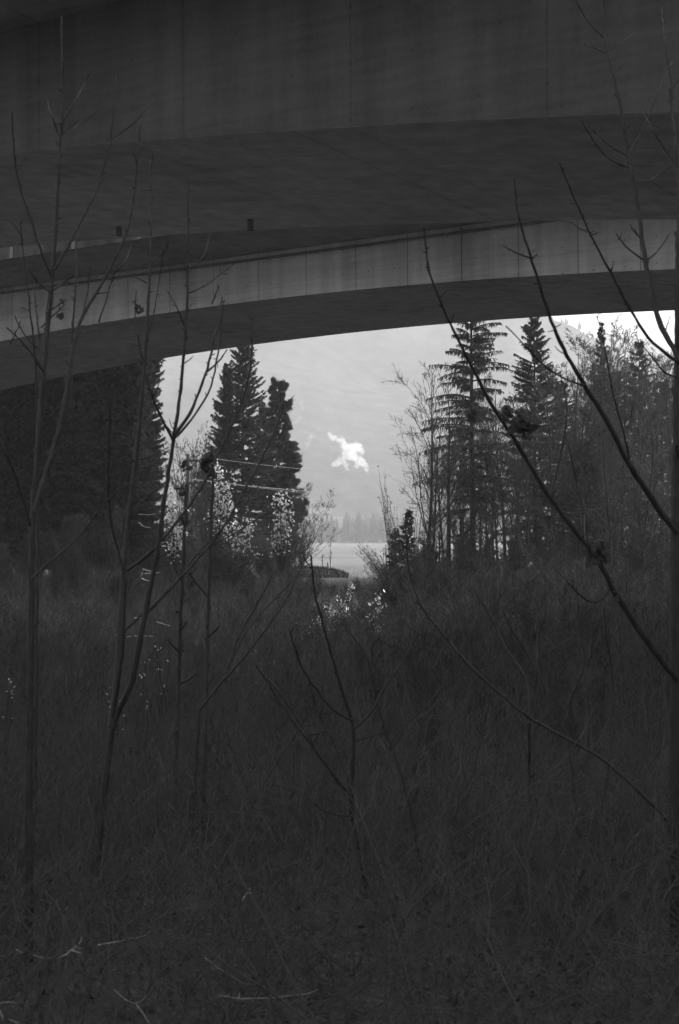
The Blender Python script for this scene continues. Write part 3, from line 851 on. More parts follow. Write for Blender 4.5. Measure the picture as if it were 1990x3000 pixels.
for k in range(700):
    Y = rng.uniform(1010, 1200); X = rng.uniform(4, 260)
    pts.append((X, Y, gz(X, Y) - 1)); hs.append(rng.uniform(7, 12))
cone_wood('distant_forest', pts, np.array(hs), 'hazy far wood behind the bright field')


def puff(name, label, blobs, Y, dens):
    """billows of steam: bumpy spheres filled with bright vapour"""
    import bmesh
    out = MB()
    bm = bmesh.new(); bmesh.ops.create_icosphere(bm, subdivisions=3, radius=1)
    V0 = np.array([v.co[:] for v in bm.verts]); Fc = np.array([[v.index for v in f.verts] + [f.verts[0].index] for f in bm.faces]); bm.free()
    r = np.random.RandomState(5)
    vs, fs, n = [], [], 0
    for (px, py, rad) in blobs:
        c = at(px, py, Y + r.uniform(-6, 6)); R = rad / F * Y
        k = r.normal(0, 1, (10, 3)) * 3.2; ph = r.uniform(0, 6.28, 10)
        d = 1 + .11 * np.sin(V0 @ k.T + ph).sum(1) / 2.2
        vs.append(V0 * d[:, None] * R + c); fs.append(Fc[:, :3] + n); n += len(V0)
    me = bpy.data.meshes.new(name)
    me.from_pydata([tuple(v) for v in np.concatenate(vs)], [], [tuple(int(i) for i in f) for f in np.concatenate(fs)])
    o = bpy.data.objects.new(name, me); COL.objects.link(o)
    md = o.modifiers.new('remesh', 'REMESH'); md.mode = 'VOXEL'; md.voxel_size = .45
    m, N, L = nodes(name + '_vapour')
    N.remove(N['Principled BSDF'])
    v = N.new('ShaderNodeVolumePrincipled'); v.inputs['Color'].default_value = (1, 1, 1, 1); v.inputs['Density'].default_value = dens; v.inputs['Anisotropy'].default_value = .5
    L.new(v.outputs[0], N['Material Output'].inputs['Volume'])
    m.cycles.homogeneous_volume = True
    me.materials.append(m)
    tag(o, label, 'steam', kind='stuff')
    return o


def more(bl):
    r = np.random.RandomState(9); o = []
    for (x, y, q) in bl:
        o.append((x, y, q * .86))
        for _ in range(9):
            t = r.uniform(0, 6.28); s = q * r.uniform(.22, .5)
            o.append((x + math.cos(t) * q * .85, y + math.sin(t) * q * .85, s))
    return o


core = [(966, 1272, 7), (978, 1283, 9), (990, 1290, 8), (1003, 1290, 10), (1012, 1305, 13), (1025, 1318, 16), (1040, 1310, 14), (1055, 1312, 11), (1060, 1322, 9), (1018, 1335, 15), (1035, 1338, 15),
        (1000, 1348, 12), (985, 1358, 10), (974, 1364, 6), (1012, 1362, 9), (1019, 1374, 6), (1050, 1348, 13), (1062, 1355, 11), (1072, 1362, 9), (1076, 1378, 7), (1079, 1388, 4), (1060, 1393, 3), (1045, 1365, 8)]
wisp = [(886, 1195, 7), (888, 1190, 5), (880, 1225, 8), (872, 1235, 6), (891, 1222, 5), (908, 1285, 10), (903, 1300, 8), (897, 1268, 5), (920, 1280, 7), (932, 1256, 6), (940, 1254, 4), (905, 1312, 4), (862, 1175, 6), (866, 1240, 8), (858, 1252, 7), (912, 1275, 7), (899, 1310, 5), (884, 1180, 7)]
puff('steam_plume', 'bright white steam plume drifting in front of the hazy mountain', more(core), 900, .15)
rr = np.random.RandomState(4)
halo = [(x + rr.normal(0, 2) - 3, y + rr.normal(0, 2) - 2, q * 1.15) for (x, y, q) in core[:22]]
puff('steam_plume', 'faint wisps of steam around and left of the bright plume', more(wisp) + more(halo), 905, .04)

# ------------------------------------------------------------------ near saplings, traced stem by stem
def sapling(label, base, stems, seed, dead=(), mat=None, name='sapling', spur=1.0, group='dark saplings before the bridges', cat='tree'):
    """stems: (points in photo pixels, depth start, depth end, radius start px, radius end px)"""
    rng = np.random.RandomState(seed)
    o = np.array(base, float)
    root = empty(name, o, label, cat, group)
    for k, (pts, Ya, Yb, ra, rb) in enumerate(stems):
        pts = np.asarray(pts, float)
        seg = np.r_[0, np.cumsum(np.hypot(*np.diff(pts, axis=0).T))]; n = max(10, int(seg[-1] / 22)); s = np.linspace(0, seg[-1], n)
        # smooth the traced line
        px = np.interp(s, seg, pts[:, 0]); py = np.interp(s, seg, pts[:, 1])
        for _ in range(3):
            px[1:-1] = (px[:-2] + 2 * px[1:-1] + px[2:]) / 4; py[1:-1] = (py[:-2] + 2 * py[1:-1] + py[2:]) / 4
        px[1:-1] += rng.normal(0, .8, n - 2)
        Y = np.linspace(Ya, Yb, n) + .06 * np.sin(np.linspace(0, rng.uniform(3, 8), n) + rng.uniform(0, 6)) * np.linspace(0, 1, n)
        P = np.array([at(a, b, y) for a, b, y in zip(px, py, Y)]) - o
        rad = np.linspace(ra, rb, n) / F * Y * .9
        rad *= 1 + .06 * rng.normal(0, 1, n)
        mb = MB(); mb.tubes(P[None], rad[None], 8 if ra > 8 else 6)
        # short side spurs and buds
        L = np.array([np.linalg.norm(np.diff(P, axis=0), axis=1).sum()])
        m = int(spur * seg[-1] / 45)
        if m:
            A, D, l, t = spawn(rng, P[None], L, m, .25 if k else .5, 1., .7, 1.2, 1.)
            l = rng.uniform(.006, .03, m) * (1 + 2.2 * (rng.rand(m) < .12)) * Ya / 6
            q = walk(rng, A, D, l, 4, .2, .12)
            r_ = np.full(m, max(rb, 1.3) / F * Ya * .8)
            mb.tubes(q, r_[:, None] * np.array([[1., .8, .8, .5]]), 4)
        mb.build('stem' if k == 0 else 'branch', mat or M_NEAR, root)
    for (px, py, Y, sz, cnt) in dead:
        c = at(px, py, Y) - o
        mb = MB(); mb.leaves(rng, c + rng.normal(0, sz * .33, (cnt, 3)), rng.uniform(.7, 1.2, cnt) * sz, 1.5, .35)
        mb.build('dry_leaf', M_LEAF_DARK, root, False)
    return root


def gp_(px, py, Y):
    q = at(px, py, Y); return (q[0], q[1], gz(q[0], q[1]))


sapling('thick dark near trunk with long bare branches reaching over the sky', gp_(1990, 3000, 6.), [
    ([(1990, 4100), (1988, 3000), (1986, 2300), (1986, 1700), (1990, 1300), (1995, 1010), (1998, 700), (2010, 100)], 6., 6.1, 36, 18),
    ([(1990, 1060), (1979, 1020), (1947, 985), (1928, 928), (1909, 865), (1890, 764), (1868, 600), (1840, 450), (1815, 300), (1790, 200), (1768, 100), (1762, -40)], 6., 6.5, 10, 3),
    ([(1985, 1060), (1972, 1055), (1897, 991), (1852, 916), (1770, 764), (1726, 679), (1691, 600), (1640, 480)], 6., 5.5, 6, 2),
    ([(1985, 1560), (1955, 1528), (1854, 1376), (1833, 1345), (1783, 1238), (1713, 1130), (1657, 1036), (1612, 935), (1571, 802), (1546, 726), (1511, 600), (1507, 525)], 6., 5.4, 11, 2.5),
    ([(1985, 1990), (1942, 1939), (1888, 1868), (1785, 1712), (1774, 1669), (1614, 1464), (1543, 1345), (1492, 1263), (1436, 1181), (1379, 1067), (1328, 966), (1284, 871), (1252, 777), (1243, 665)], 6., 5.2, 12, 2.5),
    ([(1890, 764), (1860, 745), (1825, 715), (1805, 685)], 6.35, 6.3, 3.5, 2), ([(1890, 764), (1915, 750), (1940, 720), (1958, 690)], 6.35, 6.5, 3.5, 2),
    ([(1840, 452), (1870, 410), (1900, 345), (1935, 250), (1970, 180)], 6.4, 6.7, 3.5, 2), ([(1842, 490), (1790, 475), (1750, 430), (1705, 355)], 6.4, 6.3, 3.5, 1.6),
    ([(1838, 455), (1800, 440), (1760, 405), (1720, 365)], 6.4, 6.2, 2.2, 1.2), ([(1852, 540), (1910, 525), (1965, 490)], 6.4, 6.6, 2.5, 1.5),
    ([(1768, 110), (1730, 75), (1690, 10), (1680, -20)], 6.45, 6.4, 2.5, 1.5), ([(1770, 155), (1815, 130), (1860, 95)], 6.45, 6.6, 2.2, 1.2), ([(1768, 152), (1740, 140), (1712, 130)], 6.45, 6.4, 2, 1.2),
    ([(1557, 757), (1520, 745), (1475, 720)], 5.6, 5.5, 3.2, 1.8), ([(1560, 757), (1574, 745)], 5.6, 5.6, 2.5, 1.8), ([(1713, 1130), (1660, 1115), (1600, 1080), (1545, 1020), (1510, 980), (1482, 955)], 5.7, 5.4, 3.5, 2),
    ([(1720, 1115), (1745, 1085), (1760, 1070)], 5.7, 5.9, 3, 1.5), ([(1625, 968), (1605, 972)], 5.6, 5.6, 2, 1.4), ([(1622, 960), (1645, 950)], 5.6, 5.6, 2, 1.4),
    ([(1614, 1464), (1625, 1400), (1645, 1320), (1662, 1240), (1660, 1150), (1640, 1090)], 5.7, 5.9, 4.5, 2), ([(1845, 1365), (1830, 1270), (1800, 1170), (1778, 1060), (1765, 980), (1748, 925)], 5.8, 5.6, 4, 1.6),
    ([(1840, 1270), (1850, 1200), (1870, 1150)], 5.8, 6, 3, 1.6), ([(1985, 1105), (1950, 1100), (1915, 1050), (1880, 1010)], 6., 5.9, 3.5, 1.8), ([(1726, 679), (1700, 672), (1672, 650)], 5.6, 5.5, 2.5, 1.4), ([(1730, 690), (1755, 680)], 5.6, 5.6, 2.5, 1.4),
    ([(1928, 928), (1915, 890), (1908, 880)], 6.1, 6.1, 2.5, 1.4), ([(1947, 985), (1955, 950), (1965, 925)], 6, 6, 2.5, 1.4), ([(1972, 290), (1962, 200), (1948, 150), (1940, 20)], 6.2, 6.4, 4, 2.5),
    ([(1995, 600), (1985, 500), (1975, 380), (1962, 260)], 6.1, 6.3, 6, 3), ([(1990, 500), (1950, 440), (1905, 370), (1880, 320)], 6.1, 6.2, 3, 1.5),
    ([(1800, 1700), (1760, 1775), (1720, 1770), (1660, 1700), (1620, 1660)], 5.9, 5.7, 4.5, 2), ([(1780, 1700), (1755, 1610), (1720, 1520), (1690, 1420), (1665, 1300)], 5.9, 6.1, 4, 2)],
    1, dead=[(1490, 1215, 5.4, .035, 9), (1525, 1250, 5.4, .05, 12), (1535, 1275, 5.4, .035, 6), (1750, 1620, 5.8, .06, 16), (1380, 1215, 5.3, .03, 6), (1800, 1745, 5.8, .03, 4)], group=None, name='young_tree')

sapling('long bare stem bowing up across the dark thicket from the lower corner', gp_(2080, 2700, 7.), [
    ([(2120, 2900), (2030, 2520), (1950, 2390), (1848, 2296), (1772, 2225), (1669, 2167), (1549, 2104), (1379, 1957), (1300, 1859), (1234, 1779), (1196, 1680), (1194, 1604), (1190, 1540)], 7., 7.4, 8, 3),
    ([(1379, 1955), (1373, 1900), (1385, 1850), (1396, 1800)], 7.2, 7.3, 4, 3), ([(1550, 2100), (1552, 2020), (1545, 1980), (1480, 1900), (1455, 1840), (1410, 1760), (1385, 1720)], 7.2, 7.6, 4.5, 2),
    ([(1552, 2350), (1550, 2230), (1551, 2120)], 7.2, 7.2, 6, 5), ([(1570, 2090), (1572, 1970), (1575, 1900)], 7.2, 7.3, 3, 2)], 2)

sapling('sapling in the middle of the thicket forking low into many thin branches', gp_(1135, 2900, 7.5), [
    ([(1160, 3150), (1135, 2780), (1082, 2624), (1051, 2512), (1042, 2448), (1028, 2336), (1040, 2135), (1028, 2091), (1002, 2024), (970, 1912), (948, 1823), (921, 1747), (917, 1680), (912, 1627)], 7.5, 7.2, 13, 3),
    ([(1036, 2110), (1010, 2110), (975, 2082), (895, 1979), (868, 1912), (850, 1850)], 7.2, 7.0, 5, 2), ([(1036, 2135), (1082, 2104), (1104, 2060), (1122, 2015), (1180, 1940), (1212, 1877), (1243, 1814)], 7.2, 7.4, 4.5, 2),
    ([(1195, 2340), (1171, 2247), (1142, 2176), (1109, 2082), (1095, 2002), (1091, 1948), (1046, 1877), (1002, 1823)], 7.3, 7.4, 4.5, 2), ([(1195, 2340), (1260, 2660), (1280, 2900)], 7.3, 7.4, 5, 7),
    ([(1028, 2336), (960, 2250), (930, 2200), (860, 2120), (780, 1990), (752, 1950)], 7.3, 7., 5, 2), ([(1024, 2300), (990, 2200), (960, 2140), (930, 2090), (905, 1990)], 7.3, 7.4, 3.5, 1.6),
    ([(1091, 1948), (1090, 1890), (1105, 1860), (1150, 1900)], 7.4, 7.4, 2.6, 1.6), ([(1040, 2170), (1080, 2160), (1140, 2140)], 7.2, 7.3, 3, 1.6), ([(1030, 1970), (1022, 1870), (1012, 1830)], 7.2, 7.3, 2.5, 1.5),
    ([(1035, 2390), (960, 2390), (880, 2320), (800, 2300)], 7.3, 7.2, 3.5, 1.6), ([(1142, 2176), (1200, 2110), (1260, 2060), (1300, 2000)], 7.3, 7.5, 2.8, 1.5), ([(1097, 1955), (1110, 1915), (1140, 1890), (1160, 1885)], 7.4, 7.4, 2.2, 1.4)],
    3, dead=[(1075, 1843, 7.4, .022, 5), (1145, 1890, 7.4, .02, 5), (1095, 2020, 7.4, .03, 5), (957, 2012, 7.1, .018, 4), (1170, 1905, 7.4, .02, 3)])

sapling('tall straight sapling nearest the left side, reaching up in front of both bridges', gp_(85, 3000, 5.6), [
    ([(82, 4200), (84, 3000), (86, 2300), (96, 1513), (112, 1312), (125, 1134), (150, 859), (165, 658), (174, 457), (181, 350), (183, 280), (181, 50)], 5.6, 6., 22, 3),
    ([(178, 405), (155, 350), (140, 300), (137, 290)], 5.9, 5.9, 3, 1.8), ([(182, 360), (215, 310), (245, 250), (268, 210)], 5.95, 6.1, 3.5, 1.8), ([(180, 395), (230, 370), (290, 320)], 5.9, 6.1, 2.5, 1.3),
    ([(100, 1500), (134, 1393), (165, 1290), (196, 1156), (215, 1000), (241, 926), (308, 814), (370, 694), (393, 582), (411, 368)], 5.7, 6.3, 9, 3), ([(310, 812), (345, 795), (370, 765), (385, 720)], 6., 6.1, 3, 1.5),
    ([(152, 858), (110, 825), (85, 790)], 5.8, 5.7, 4, 2), ([(155, 850), (205, 815), (215, 810)], 5.8, 5.9, 4, 2), ([(155, 815), (120, 740), (95, 650), (75, 600), (58, 550), (44, 470), (35, 330)], 5.8, 5.6, 5, 2),
    ([(160, 790), (200, 720), (240, 640), (285, 560), (325, 420), (340, 220)], 5.8, 6., 5, 1.8), ([(313, 410), (360, 390), (410, 345), (450, 290)], 5.95, 6.1, 3, 1.5), ([(130, 1090), (75, 1010), (20, 960)], 5.7, 5.5, 3.5, 2),
    ([(90, 1540), (60, 1430), (20, 1330), (-10, 1280)], 5.7, 5.5, 5, 2), ([(88, 1700), (150, 1640), (230, 1580), (330, 1440), (400, 1410)], 5.7, 6., 4, 1.6)], 4)

sapling('forked sapling with three long arms crossing the bright gap, left of the full spruce', gp_(270, 2900, 6.4), [
    ([(255, 4000), (263, 2670), (286, 2513), (312, 2268), (330, 2112), (350, 2080), (388, 2000), (420, 1826), (460, 1625), (491, 1402), (509, 1290), (527, 1178), (538, 1054), (545, 930), (552, 800), (550, 520)], 6.4, 6.6, 20, 2.5),
    ([(325, 2130), (344, 2000), (353, 1848), (362, 1670), (379, 1491), (397, 1357), (415, 1178), (425, 1050), (432, 930), (440, 780), (444, 600), (440, 470)], 6.4, 6.9, 12, 2.5),
    ([(515, 1270), (540, 1240), (558, 1214), (607, 1089), (624, 1020), (640, 930), (652, 870)], 6.5, 6.7, 6, 2.5), ([(513, 1283), (545, 1250), (590, 1190), (616, 1147), (636, 1060), (645, 1000), (655, 880)], 6.5, 6.8, 4, 2),
    ([(607, 1089), (640, 1060), (665, 1025)], 6.6, 6.7, 3.5, 2), ([(508, 1290), (475, 1230), (451, 1178), (420, 1067), (410, 1020), (405, 980)], 6.5, 6.3, 5, 2.5), ([(512, 1275), (480, 1240), (465, 1215)], 6.5, 6.4, 2.5, 1.5),
    ([(330, 2100), (362, 1900), (368, 1680), (330, 1560), (318, 1460), (320, 1300), (325, 1180)], 6.4, 6.1, 7, 2.5), ([(372, 1670), (420, 1640), (476, 1581), (553, 1486), (618, 1382), (630, 1348), (683, 1241), (718, 1160), (733, 1084), (739, 1019), (742, 930)], 6.5, 7., 6, 2.5),
    ([(683, 1241), (715, 1230), (740, 1210), (775, 1160)], 6.8, 6.9, 3, 1.6), ([(425, 1800), (500, 1720), (561, 1658), (649, 1558), (725, 1421), (764, 1352), (817, 1237), (836, 1172), (838, 1120)], 6.5, 7.3, 6, 2.2),
    ([(764, 1352), (800, 1340), (830, 1320)], 7, 7.1, 2.6, 1.6), ([(340, 1870), (440, 1780), (600, 1600), (700, 1500), (760, 1420)], 6.5, 7., 4, 1.6), ([(385, 1500), (440, 1450), (500, 1400)], 6.6, 6.8, 3, 1.5), ([(390, 1350), (440, 1340), (495, 1310)], 6.6, 6.8, 3, 1.5),
    ([(438, 770), (470, 750), (490, 735), (497, 700)], 6.8, 6.9, 3, 1.6), ([(432, 830), (412, 820), (398, 812)], 6.8, 6.8, 2.5, 1.5), ([(552, 860), (600, 840), (650, 800), (690, 770)], 6.6, 6.8, 3, 1.6), ([(620, 890), (635, 860), (640, 830)], 6.7, 6.7, 2.8, 1.6),
    ([(545, 790), (572, 780), (595, 760), (620, 680)], 6.6, 6.8, 2.6, 1.5), ([(542, 960), (520, 900), (490, 850)], 6.6, 6.5, 3, 1.6), ([(400, 980), (395, 900), (400, 850)], 6.3, 6.3, 2.5, 1.6), ([(430, 1000), (455, 900), (470, 800), (480, 730)], 6.6, 6.6, 2.5, 1.5)],
    5, dead=[(605, 1352, 6.8, .045, 14), (612, 1385, 6.8, .03, 6), (543, 1360, 6.5, .03, 6), (540, 1440, 6.5, .03, 7), (400, 895, 6.3, .025, 7), (403, 915, 6.3, .02, 4), (176, 925, 6., .02, 4)])

sapling('dark straight stem left of the pale leaf shrub, with thin side twigs', gp_(590, 2600, 9.), [
    ([(585, 2700), (600, 2200), (606, 2000), (612, 1750), (618, 1550), (622, 1440), (626, 1380)], 9., 9.4, 9, 4.5), ([(615, 1600), (680, 1570), (750, 1520), (830, 1480)], 9.2, 9.5, 3, 1.5), ([(610, 1750), (560, 1690), (520, 1600)], 9.2, 9., 3, 1.5)], 6)
sapling('dark stem beside the utility pole, bare of branches', gp_(520, 2500, 10.), [
    ([(505, 2600), (520, 2100), (530, 1800), (540, 1600), (546, 1420)], 10., 10.2, 9, 5), ([(535, 1700), (500, 1640), (470, 1540)], 10.1, 10., 3, 1.5)], 7)
sapling('thin many stemmed shrub spreading its twigs low in front of the paler bridge', gp_(110, 2600, 8.), [
    ([(100, 3000), (105, 2200), (112, 1500), (108, 1150), (100, 1000), (88, 900), (70, 770), (60, 650)], 8., 8.2, 9, 2.5), ([(110, 1300), (118, 1100), (115, 980), (100, 850), (95, 760)], 8., 8.3, 5, 2),
    ([(114, 1200), (125, 1000), (140, 900), (145, 840)], 8.1, 8.4, 4, 2), ([(212, 1200), (205, 1050), (215, 940), (225, 800), (222, 700)], 8.2, 8.5, 5, 2), ([(205, 1060), (235, 950), (260, 850), (265, 780)], 8.3, 8.5, 4, 2),
    ([(290, 945), (310, 880), (330, 820), (345, 750)], 8.4, 8.5, 3, 1.6), ([(108, 1020), (70, 980), (45, 930)], 8.1, 8., 3, 1.6), ([(120, 960), (160, 920), (185, 900), (190, 890)], 8.1, 8.2, 3, 1.6), ([(30, 1010), (50, 970), (60, 940)], 8., 8., 2.5, 1.5)],
    8, dead=[(180, 930, 8.2, .03, 6), (183, 880, 8.2, .025, 5)])
sapling('bare sapling leaning over the dark slope, between the middle sapling and the forked one', gp_(700, 2700, 8.5), [
    ([(640, 2950), (650, 2700), (690, 2500), (730, 2380), (800, 2250), (880, 2130), (930, 2050)], 8.5, 8.8, 7, 2), ([(790, 2650), (770, 2500), (740, 2350), (700, 2250), (665, 2150), (650, 2060)], 8.5, 8.7, 6, 2),
    ([(585, 2080), (640, 2010), (720, 1920), (790, 1830), (850, 1740), (885, 1660)], 8.6, 8.9, 4.5, 2), ([(585, 2080), (570, 2300), (560, 2600), (590, 2950)], 8.6, 8.5, 4.5, 8), ([(665, 1960), (700, 1850), (745, 1790), (790, 1700), (808, 1670)], 8.7, 8.9, 3.5, 1.8),
    ([(660, 2000), (690, 1900), (760, 1800), (860, 1700)], 8.7, 8.9, 3, 1.6), ([(750, 1950), (830, 2040), (900, 2150), (970, 2260), (1010, 2330)], 8.6, 8.4, 3, 4)], 9)
sapling('low sapling in the dark right part of the thicket with a dry leaf knot', gp_(1720, 2600, 9.), [
    ([(1705, 2700), (1690, 2400), (1670, 2200), (1665, 2050), (1720, 1950), (1700, 1850), (1690, 1720)], 9., 9.3, 7, 2), ([(1760, 2400), (1790, 2200), (1800, 2000), (1780, 1880), (1770, 1780)], 9., 9.2, 5, 2), ([(1720, 1950), (1745, 1900), (1760, 1850)], 9.2, 9.2, 3, 1.5),
    ([(1575, 2400), (1560, 2250), (1572, 2000), (1575, 1760)], 9., 9.3, 5, 2), ([(1660, 2150), (1620, 2080), (1590, 1990), (1500, 1850), (1470, 1780)], 9.2, 9.4, 3.5, 1.6)], 10, dead=[(1722, 1950, 9.2, .02, 4), (1470, 1780, 9.3, .02, 3)])

# ------------------------------------------------------------------ twigs painted bright for sun glints
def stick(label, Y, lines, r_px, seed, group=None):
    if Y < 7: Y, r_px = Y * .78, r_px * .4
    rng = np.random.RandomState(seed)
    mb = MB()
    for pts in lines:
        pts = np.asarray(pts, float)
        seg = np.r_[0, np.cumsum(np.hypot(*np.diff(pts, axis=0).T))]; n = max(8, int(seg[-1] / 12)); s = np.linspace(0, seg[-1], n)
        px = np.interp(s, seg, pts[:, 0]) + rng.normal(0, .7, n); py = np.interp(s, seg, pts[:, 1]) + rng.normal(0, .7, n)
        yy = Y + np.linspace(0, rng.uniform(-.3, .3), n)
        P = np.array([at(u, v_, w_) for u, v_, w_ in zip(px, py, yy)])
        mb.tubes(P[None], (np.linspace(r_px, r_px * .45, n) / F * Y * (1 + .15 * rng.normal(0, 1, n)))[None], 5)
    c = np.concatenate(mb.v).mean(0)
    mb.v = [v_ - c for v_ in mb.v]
    o = mb.build('glint_twig', M_GLINT); o.location = c
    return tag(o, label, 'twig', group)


GST = 'twigs with painted sun glint in the undergrowth'
stick('forked twig with painted sun glint, lying low before the straight left sapling', 5.4, [[(172, 2806), (195, 2795), (215, 2780), (228, 2768), (238, 2755), (240, 2745)], [(210, 2784), (240, 2793)], [(222, 2772), (232, 2778), (245, 2778)]], 2.2, 1, GST)
stick('short twig with painted sun glint beside the foot of the straight left sapling', 5.5, [[(100, 2800), (140, 2807), (160, 2804)], [(48, 2782), (68, 2792)]], 2., 2, GST)
stick('long twig with painted sun glint, slanting up to the right of the forked twig', 6., [[(285, 2768), (340, 2760), (385, 2749), (425, 2742), (440, 2728)]], 1.7, 3, GST)
stick('twig with painted sun glint, bowing down and up again at the lower edge of the view', 5.2, [[(335, 2900), (370, 2930), (400, 2942), (420, 2928), (428, 2915)], [(400, 2942), (440, 3000)]], 2., 4, GST)
stick('longest twig with painted sun glint, lying almost level near the lower edge of the view', 5.3, [[(640, 2915), (700, 2926), (780, 2924), (840, 2917), (900, 2912), (930, 2900)], [(700, 2922), (704, 2908)], [(660, 2920), (672, 2912)]], 2., 5, GST)
stick('thin twig with painted sun glint, curving above the longest twig', 5.8, [[(600, 2805), (640, 2835), (680, 2860), (710, 2880), (745, 2885), (768, 2875)]], 1.6, 6, GST)
stick('short twig with painted sun glint, pointing up in the dark slope above the curving twig', 6.3, [[(708, 2640), (722, 2618), (735, 2602)], [(722, 2618), (738, 2616)]], 1.8, 7, GST)
stick('twig with painted sun glint at the lower left corner of the undergrowth', 5., [[(0, 2938), (25, 2935), (48, 2938)], [(0, 2960), (10, 2990)], [(26, 2985), (56, 2998)]], 2.2, 8, GST)
stick('level twigs with painted sun glint, caught in the brush below the pale leaf shrub at the gap', 40, [[(418, 1668), (440, 1672), (468, 1677)], [(425, 1680), (470, 1678)], [(415, 1695), (440, 1704)], [(475, 1600), (500, 1603)], [(470, 1590), (490, 1588)]], 2., 9, GST)
stick('thin level twig with painted sun glint in the brush above the blurred leaf clump', 30, [[(392, 1863), (420, 1864), (450, 1863)], [(370, 1866), (385, 1864)], [(460, 1822), (480, 1828), (498, 1834)], [(395, 1810), (412, 1811)]], 1.6, 10, GST)
stick('level twigs with painted sun glint among the dark trunks above the level brush twigs', 55, [[(405, 1507), (425, 1508), (455, 1507)], [(405, 1530), (420, 1541), (443, 1547)], [(515, 1727), (535, 1727)], [(570, 1770), (590, 1771)]], 1.8, 11, GST)

# ------------------------------------------------------------------ undergrowth
rng = np.random.RandomState(2024)
def scatter(n, y0, y1, bias, margin):
    Y = y0 + (y1 - y0) * rng.rand(n) ** bias
    X = rng.uniform(-1, 1, n) * (.262 * Y + margin)
    return X, Y, ground_z(X, Y)


def dip(X, Y):
    px = 995 + X / Y * F
    return 1 - .72 * np.exp(-((px - 1010) / 110) ** 4) * np.clip((Y - 38) / 12, 0, 1)


# tangled dead canes
X, Y, Z = scatter(26000, 5.0, 76, .85, 1.5)
K = len(X)
D = unit(np.stack([rng.normal(0, .55, K), rng.normal(0, .55, K), rng.uniform(.5, 1.4, K)], -1))
Lc = rng.uniform(.35, 1.35, K) * np.interp(Y, [5, 12, 30, 50, 70], [.8, 1.1, 1.5, 1.45, 1.25]) * dip(X, Y)
pts = walk(rng, np.stack([X, Y, Z - .05], -1), D, Lc, 7, .16, -.05)
mb = MB(); mb.tubes(pts, np.full((K, 1), .0045) * np.linspace(1, .45, 7)[None] * np.interp(Y, [5, 20, 70], [.6, 1., 1.6])[:, None], 3)
P, Dd, LL, _ = spawn(rng, pts, Lc, 5, .3, 1., .4, 1.1, .45)
q = walk(rng, P, Dd, LL, 4, .16, .0)
yy = q[:, 0, 1]
mb.tubes(q, (np.full(len(q), .0028) * np.interp(yy, [5, 20, 70], [.6, 1., 1.8]))[:, None] * np.linspace(1, .5, 4)[None], 3)
tag(mb.build('undergrowth', M_CANE), 'tangle of dead canes and thin twigs covering the shaded slope', 'undergrowth', kind='stuff')
X, Y, Z = scatter(5200, 3.9, 11, 1.0, .5)
K = len(X)
D = unit(np.stack([rng.normal(0, .9, K), rng.normal(0, .6, K), rng.uniform(.15, 1.2, K)], -1))
Ln = rng.uniform(.25, 1.0, K)
pts = walk(rng, np.stack([X, Y, Z - .03], -1), D, Ln, 8, .2, -.04)
mb = MB(); mb.tubes(pts, rng.uniform(.0012, .0035, K)[:, None] * np.linspace(1, .4, 8)[None], 4)
P, Dd, LL, _ = spawn(rng, pts, Ln, 6, .15, 1., .4, 1.2, .35)
q = walk(rng, P, Dd, LL, 5, .2, .0)
mb.tubes(q, np.full((len(q), 1), .0011) * np.linspace(1, .5, 5)[None], 3)
tag(mb.build('brushwood', M_BRUSH), 'fine tangle of twigs right before the viewer', 'brushwood', kind='stuff')
# withered grass and weeds
X, Y, Z = scatter(26000, 4.5, 78, .75, 1.0)
K = len(X)
D = unit(np.stack([rng.normal(0, .35, K), rng.normal(0, .35, K), np.ones(K)], -1))
Lg = rng.uniform(.15, .6, K) * np.interp(Y, [4, 12, 70], [.55, .8, .8]) * dip(X, Y)
pts = walk(rng, np.stack([X, Y, Z - .03], -1), D, Lg, 5, .1, -.12)
mb = MB(); mb.strips(pts, np.full((K, 1), .009) * np.array([[.8, 1., .8, .5, .1]]) * np.interp(Y, [4, 20, 70], [.6, 1., 2.2])[:, None], unit(rng.normal(0, 1, (K, 3)) * [1, 1, .2]))
tag(mb.build('withered_grass', mat_leaf('withered_grass', .115, .3, .4, 2)), 'withered grass and weeds on the shaded slope', 'grass', kind='stuff')
n = 5000
Y = rng.uniform(97.5, 104, n); X = rng.uniform(-5.2, .6, n); Z = ground_z(X, Y)
D = unit(np.stack([rng.normal(0, .4, n), rng.normal(-.1, .4, n), np.ones(n)], -1))
pts = walk(rng, np.stack([X, Y, Z - .03], -1), D, rng.uniform(.1, .34, n), 4, .1, -.1)
mb = MB(); mb.strips(pts, np.tile(np.array([[.03, .035, .025, .006]]), (n, 1)), unit(rng.normal(0, 1, (n, 3)) * [1, 1, .2]))
tag(mb.build('mound_grass', mat_leaf('mound_grass', .07, .15, .4, 2)), 'grass on the mound before the bright field, shade put into its colour', 'grass', kind='stuff')  # blades darkened to stand for the mound's shaded face
# sunlit field grass
n = 26000
Y = rng.uniform(78, 150, n); X = rng.uniform(-9, 36, n); ok = ~((X < .2 + (Y - 100) * .06) & (Y < 107)); X, Y = X[ok], Y[ok]; n = len(X); Z = ground_z(X, Y)
D = unit(np.stack([rng.normal(0, .35, n), rng.normal(0, .35, n), np.ones(n)], -1))
pts = walk(rng, np.stack([X, Y, Z - .03], -1), D, rng.uniform(.08, .28, n), 4, .1, -.1)
mb = MB(); mb.strips(pts, np.tile(np.array([[.025, .03, .02, .004]]), (n, 1)), unit(rng.normal(0, 1, (n, 3)) * [1, 1, .2]))
tag(mb.build('field_grass', M_GRASS), 'rough pale grass along the near edge of the field', 'grass', kind='stuff')
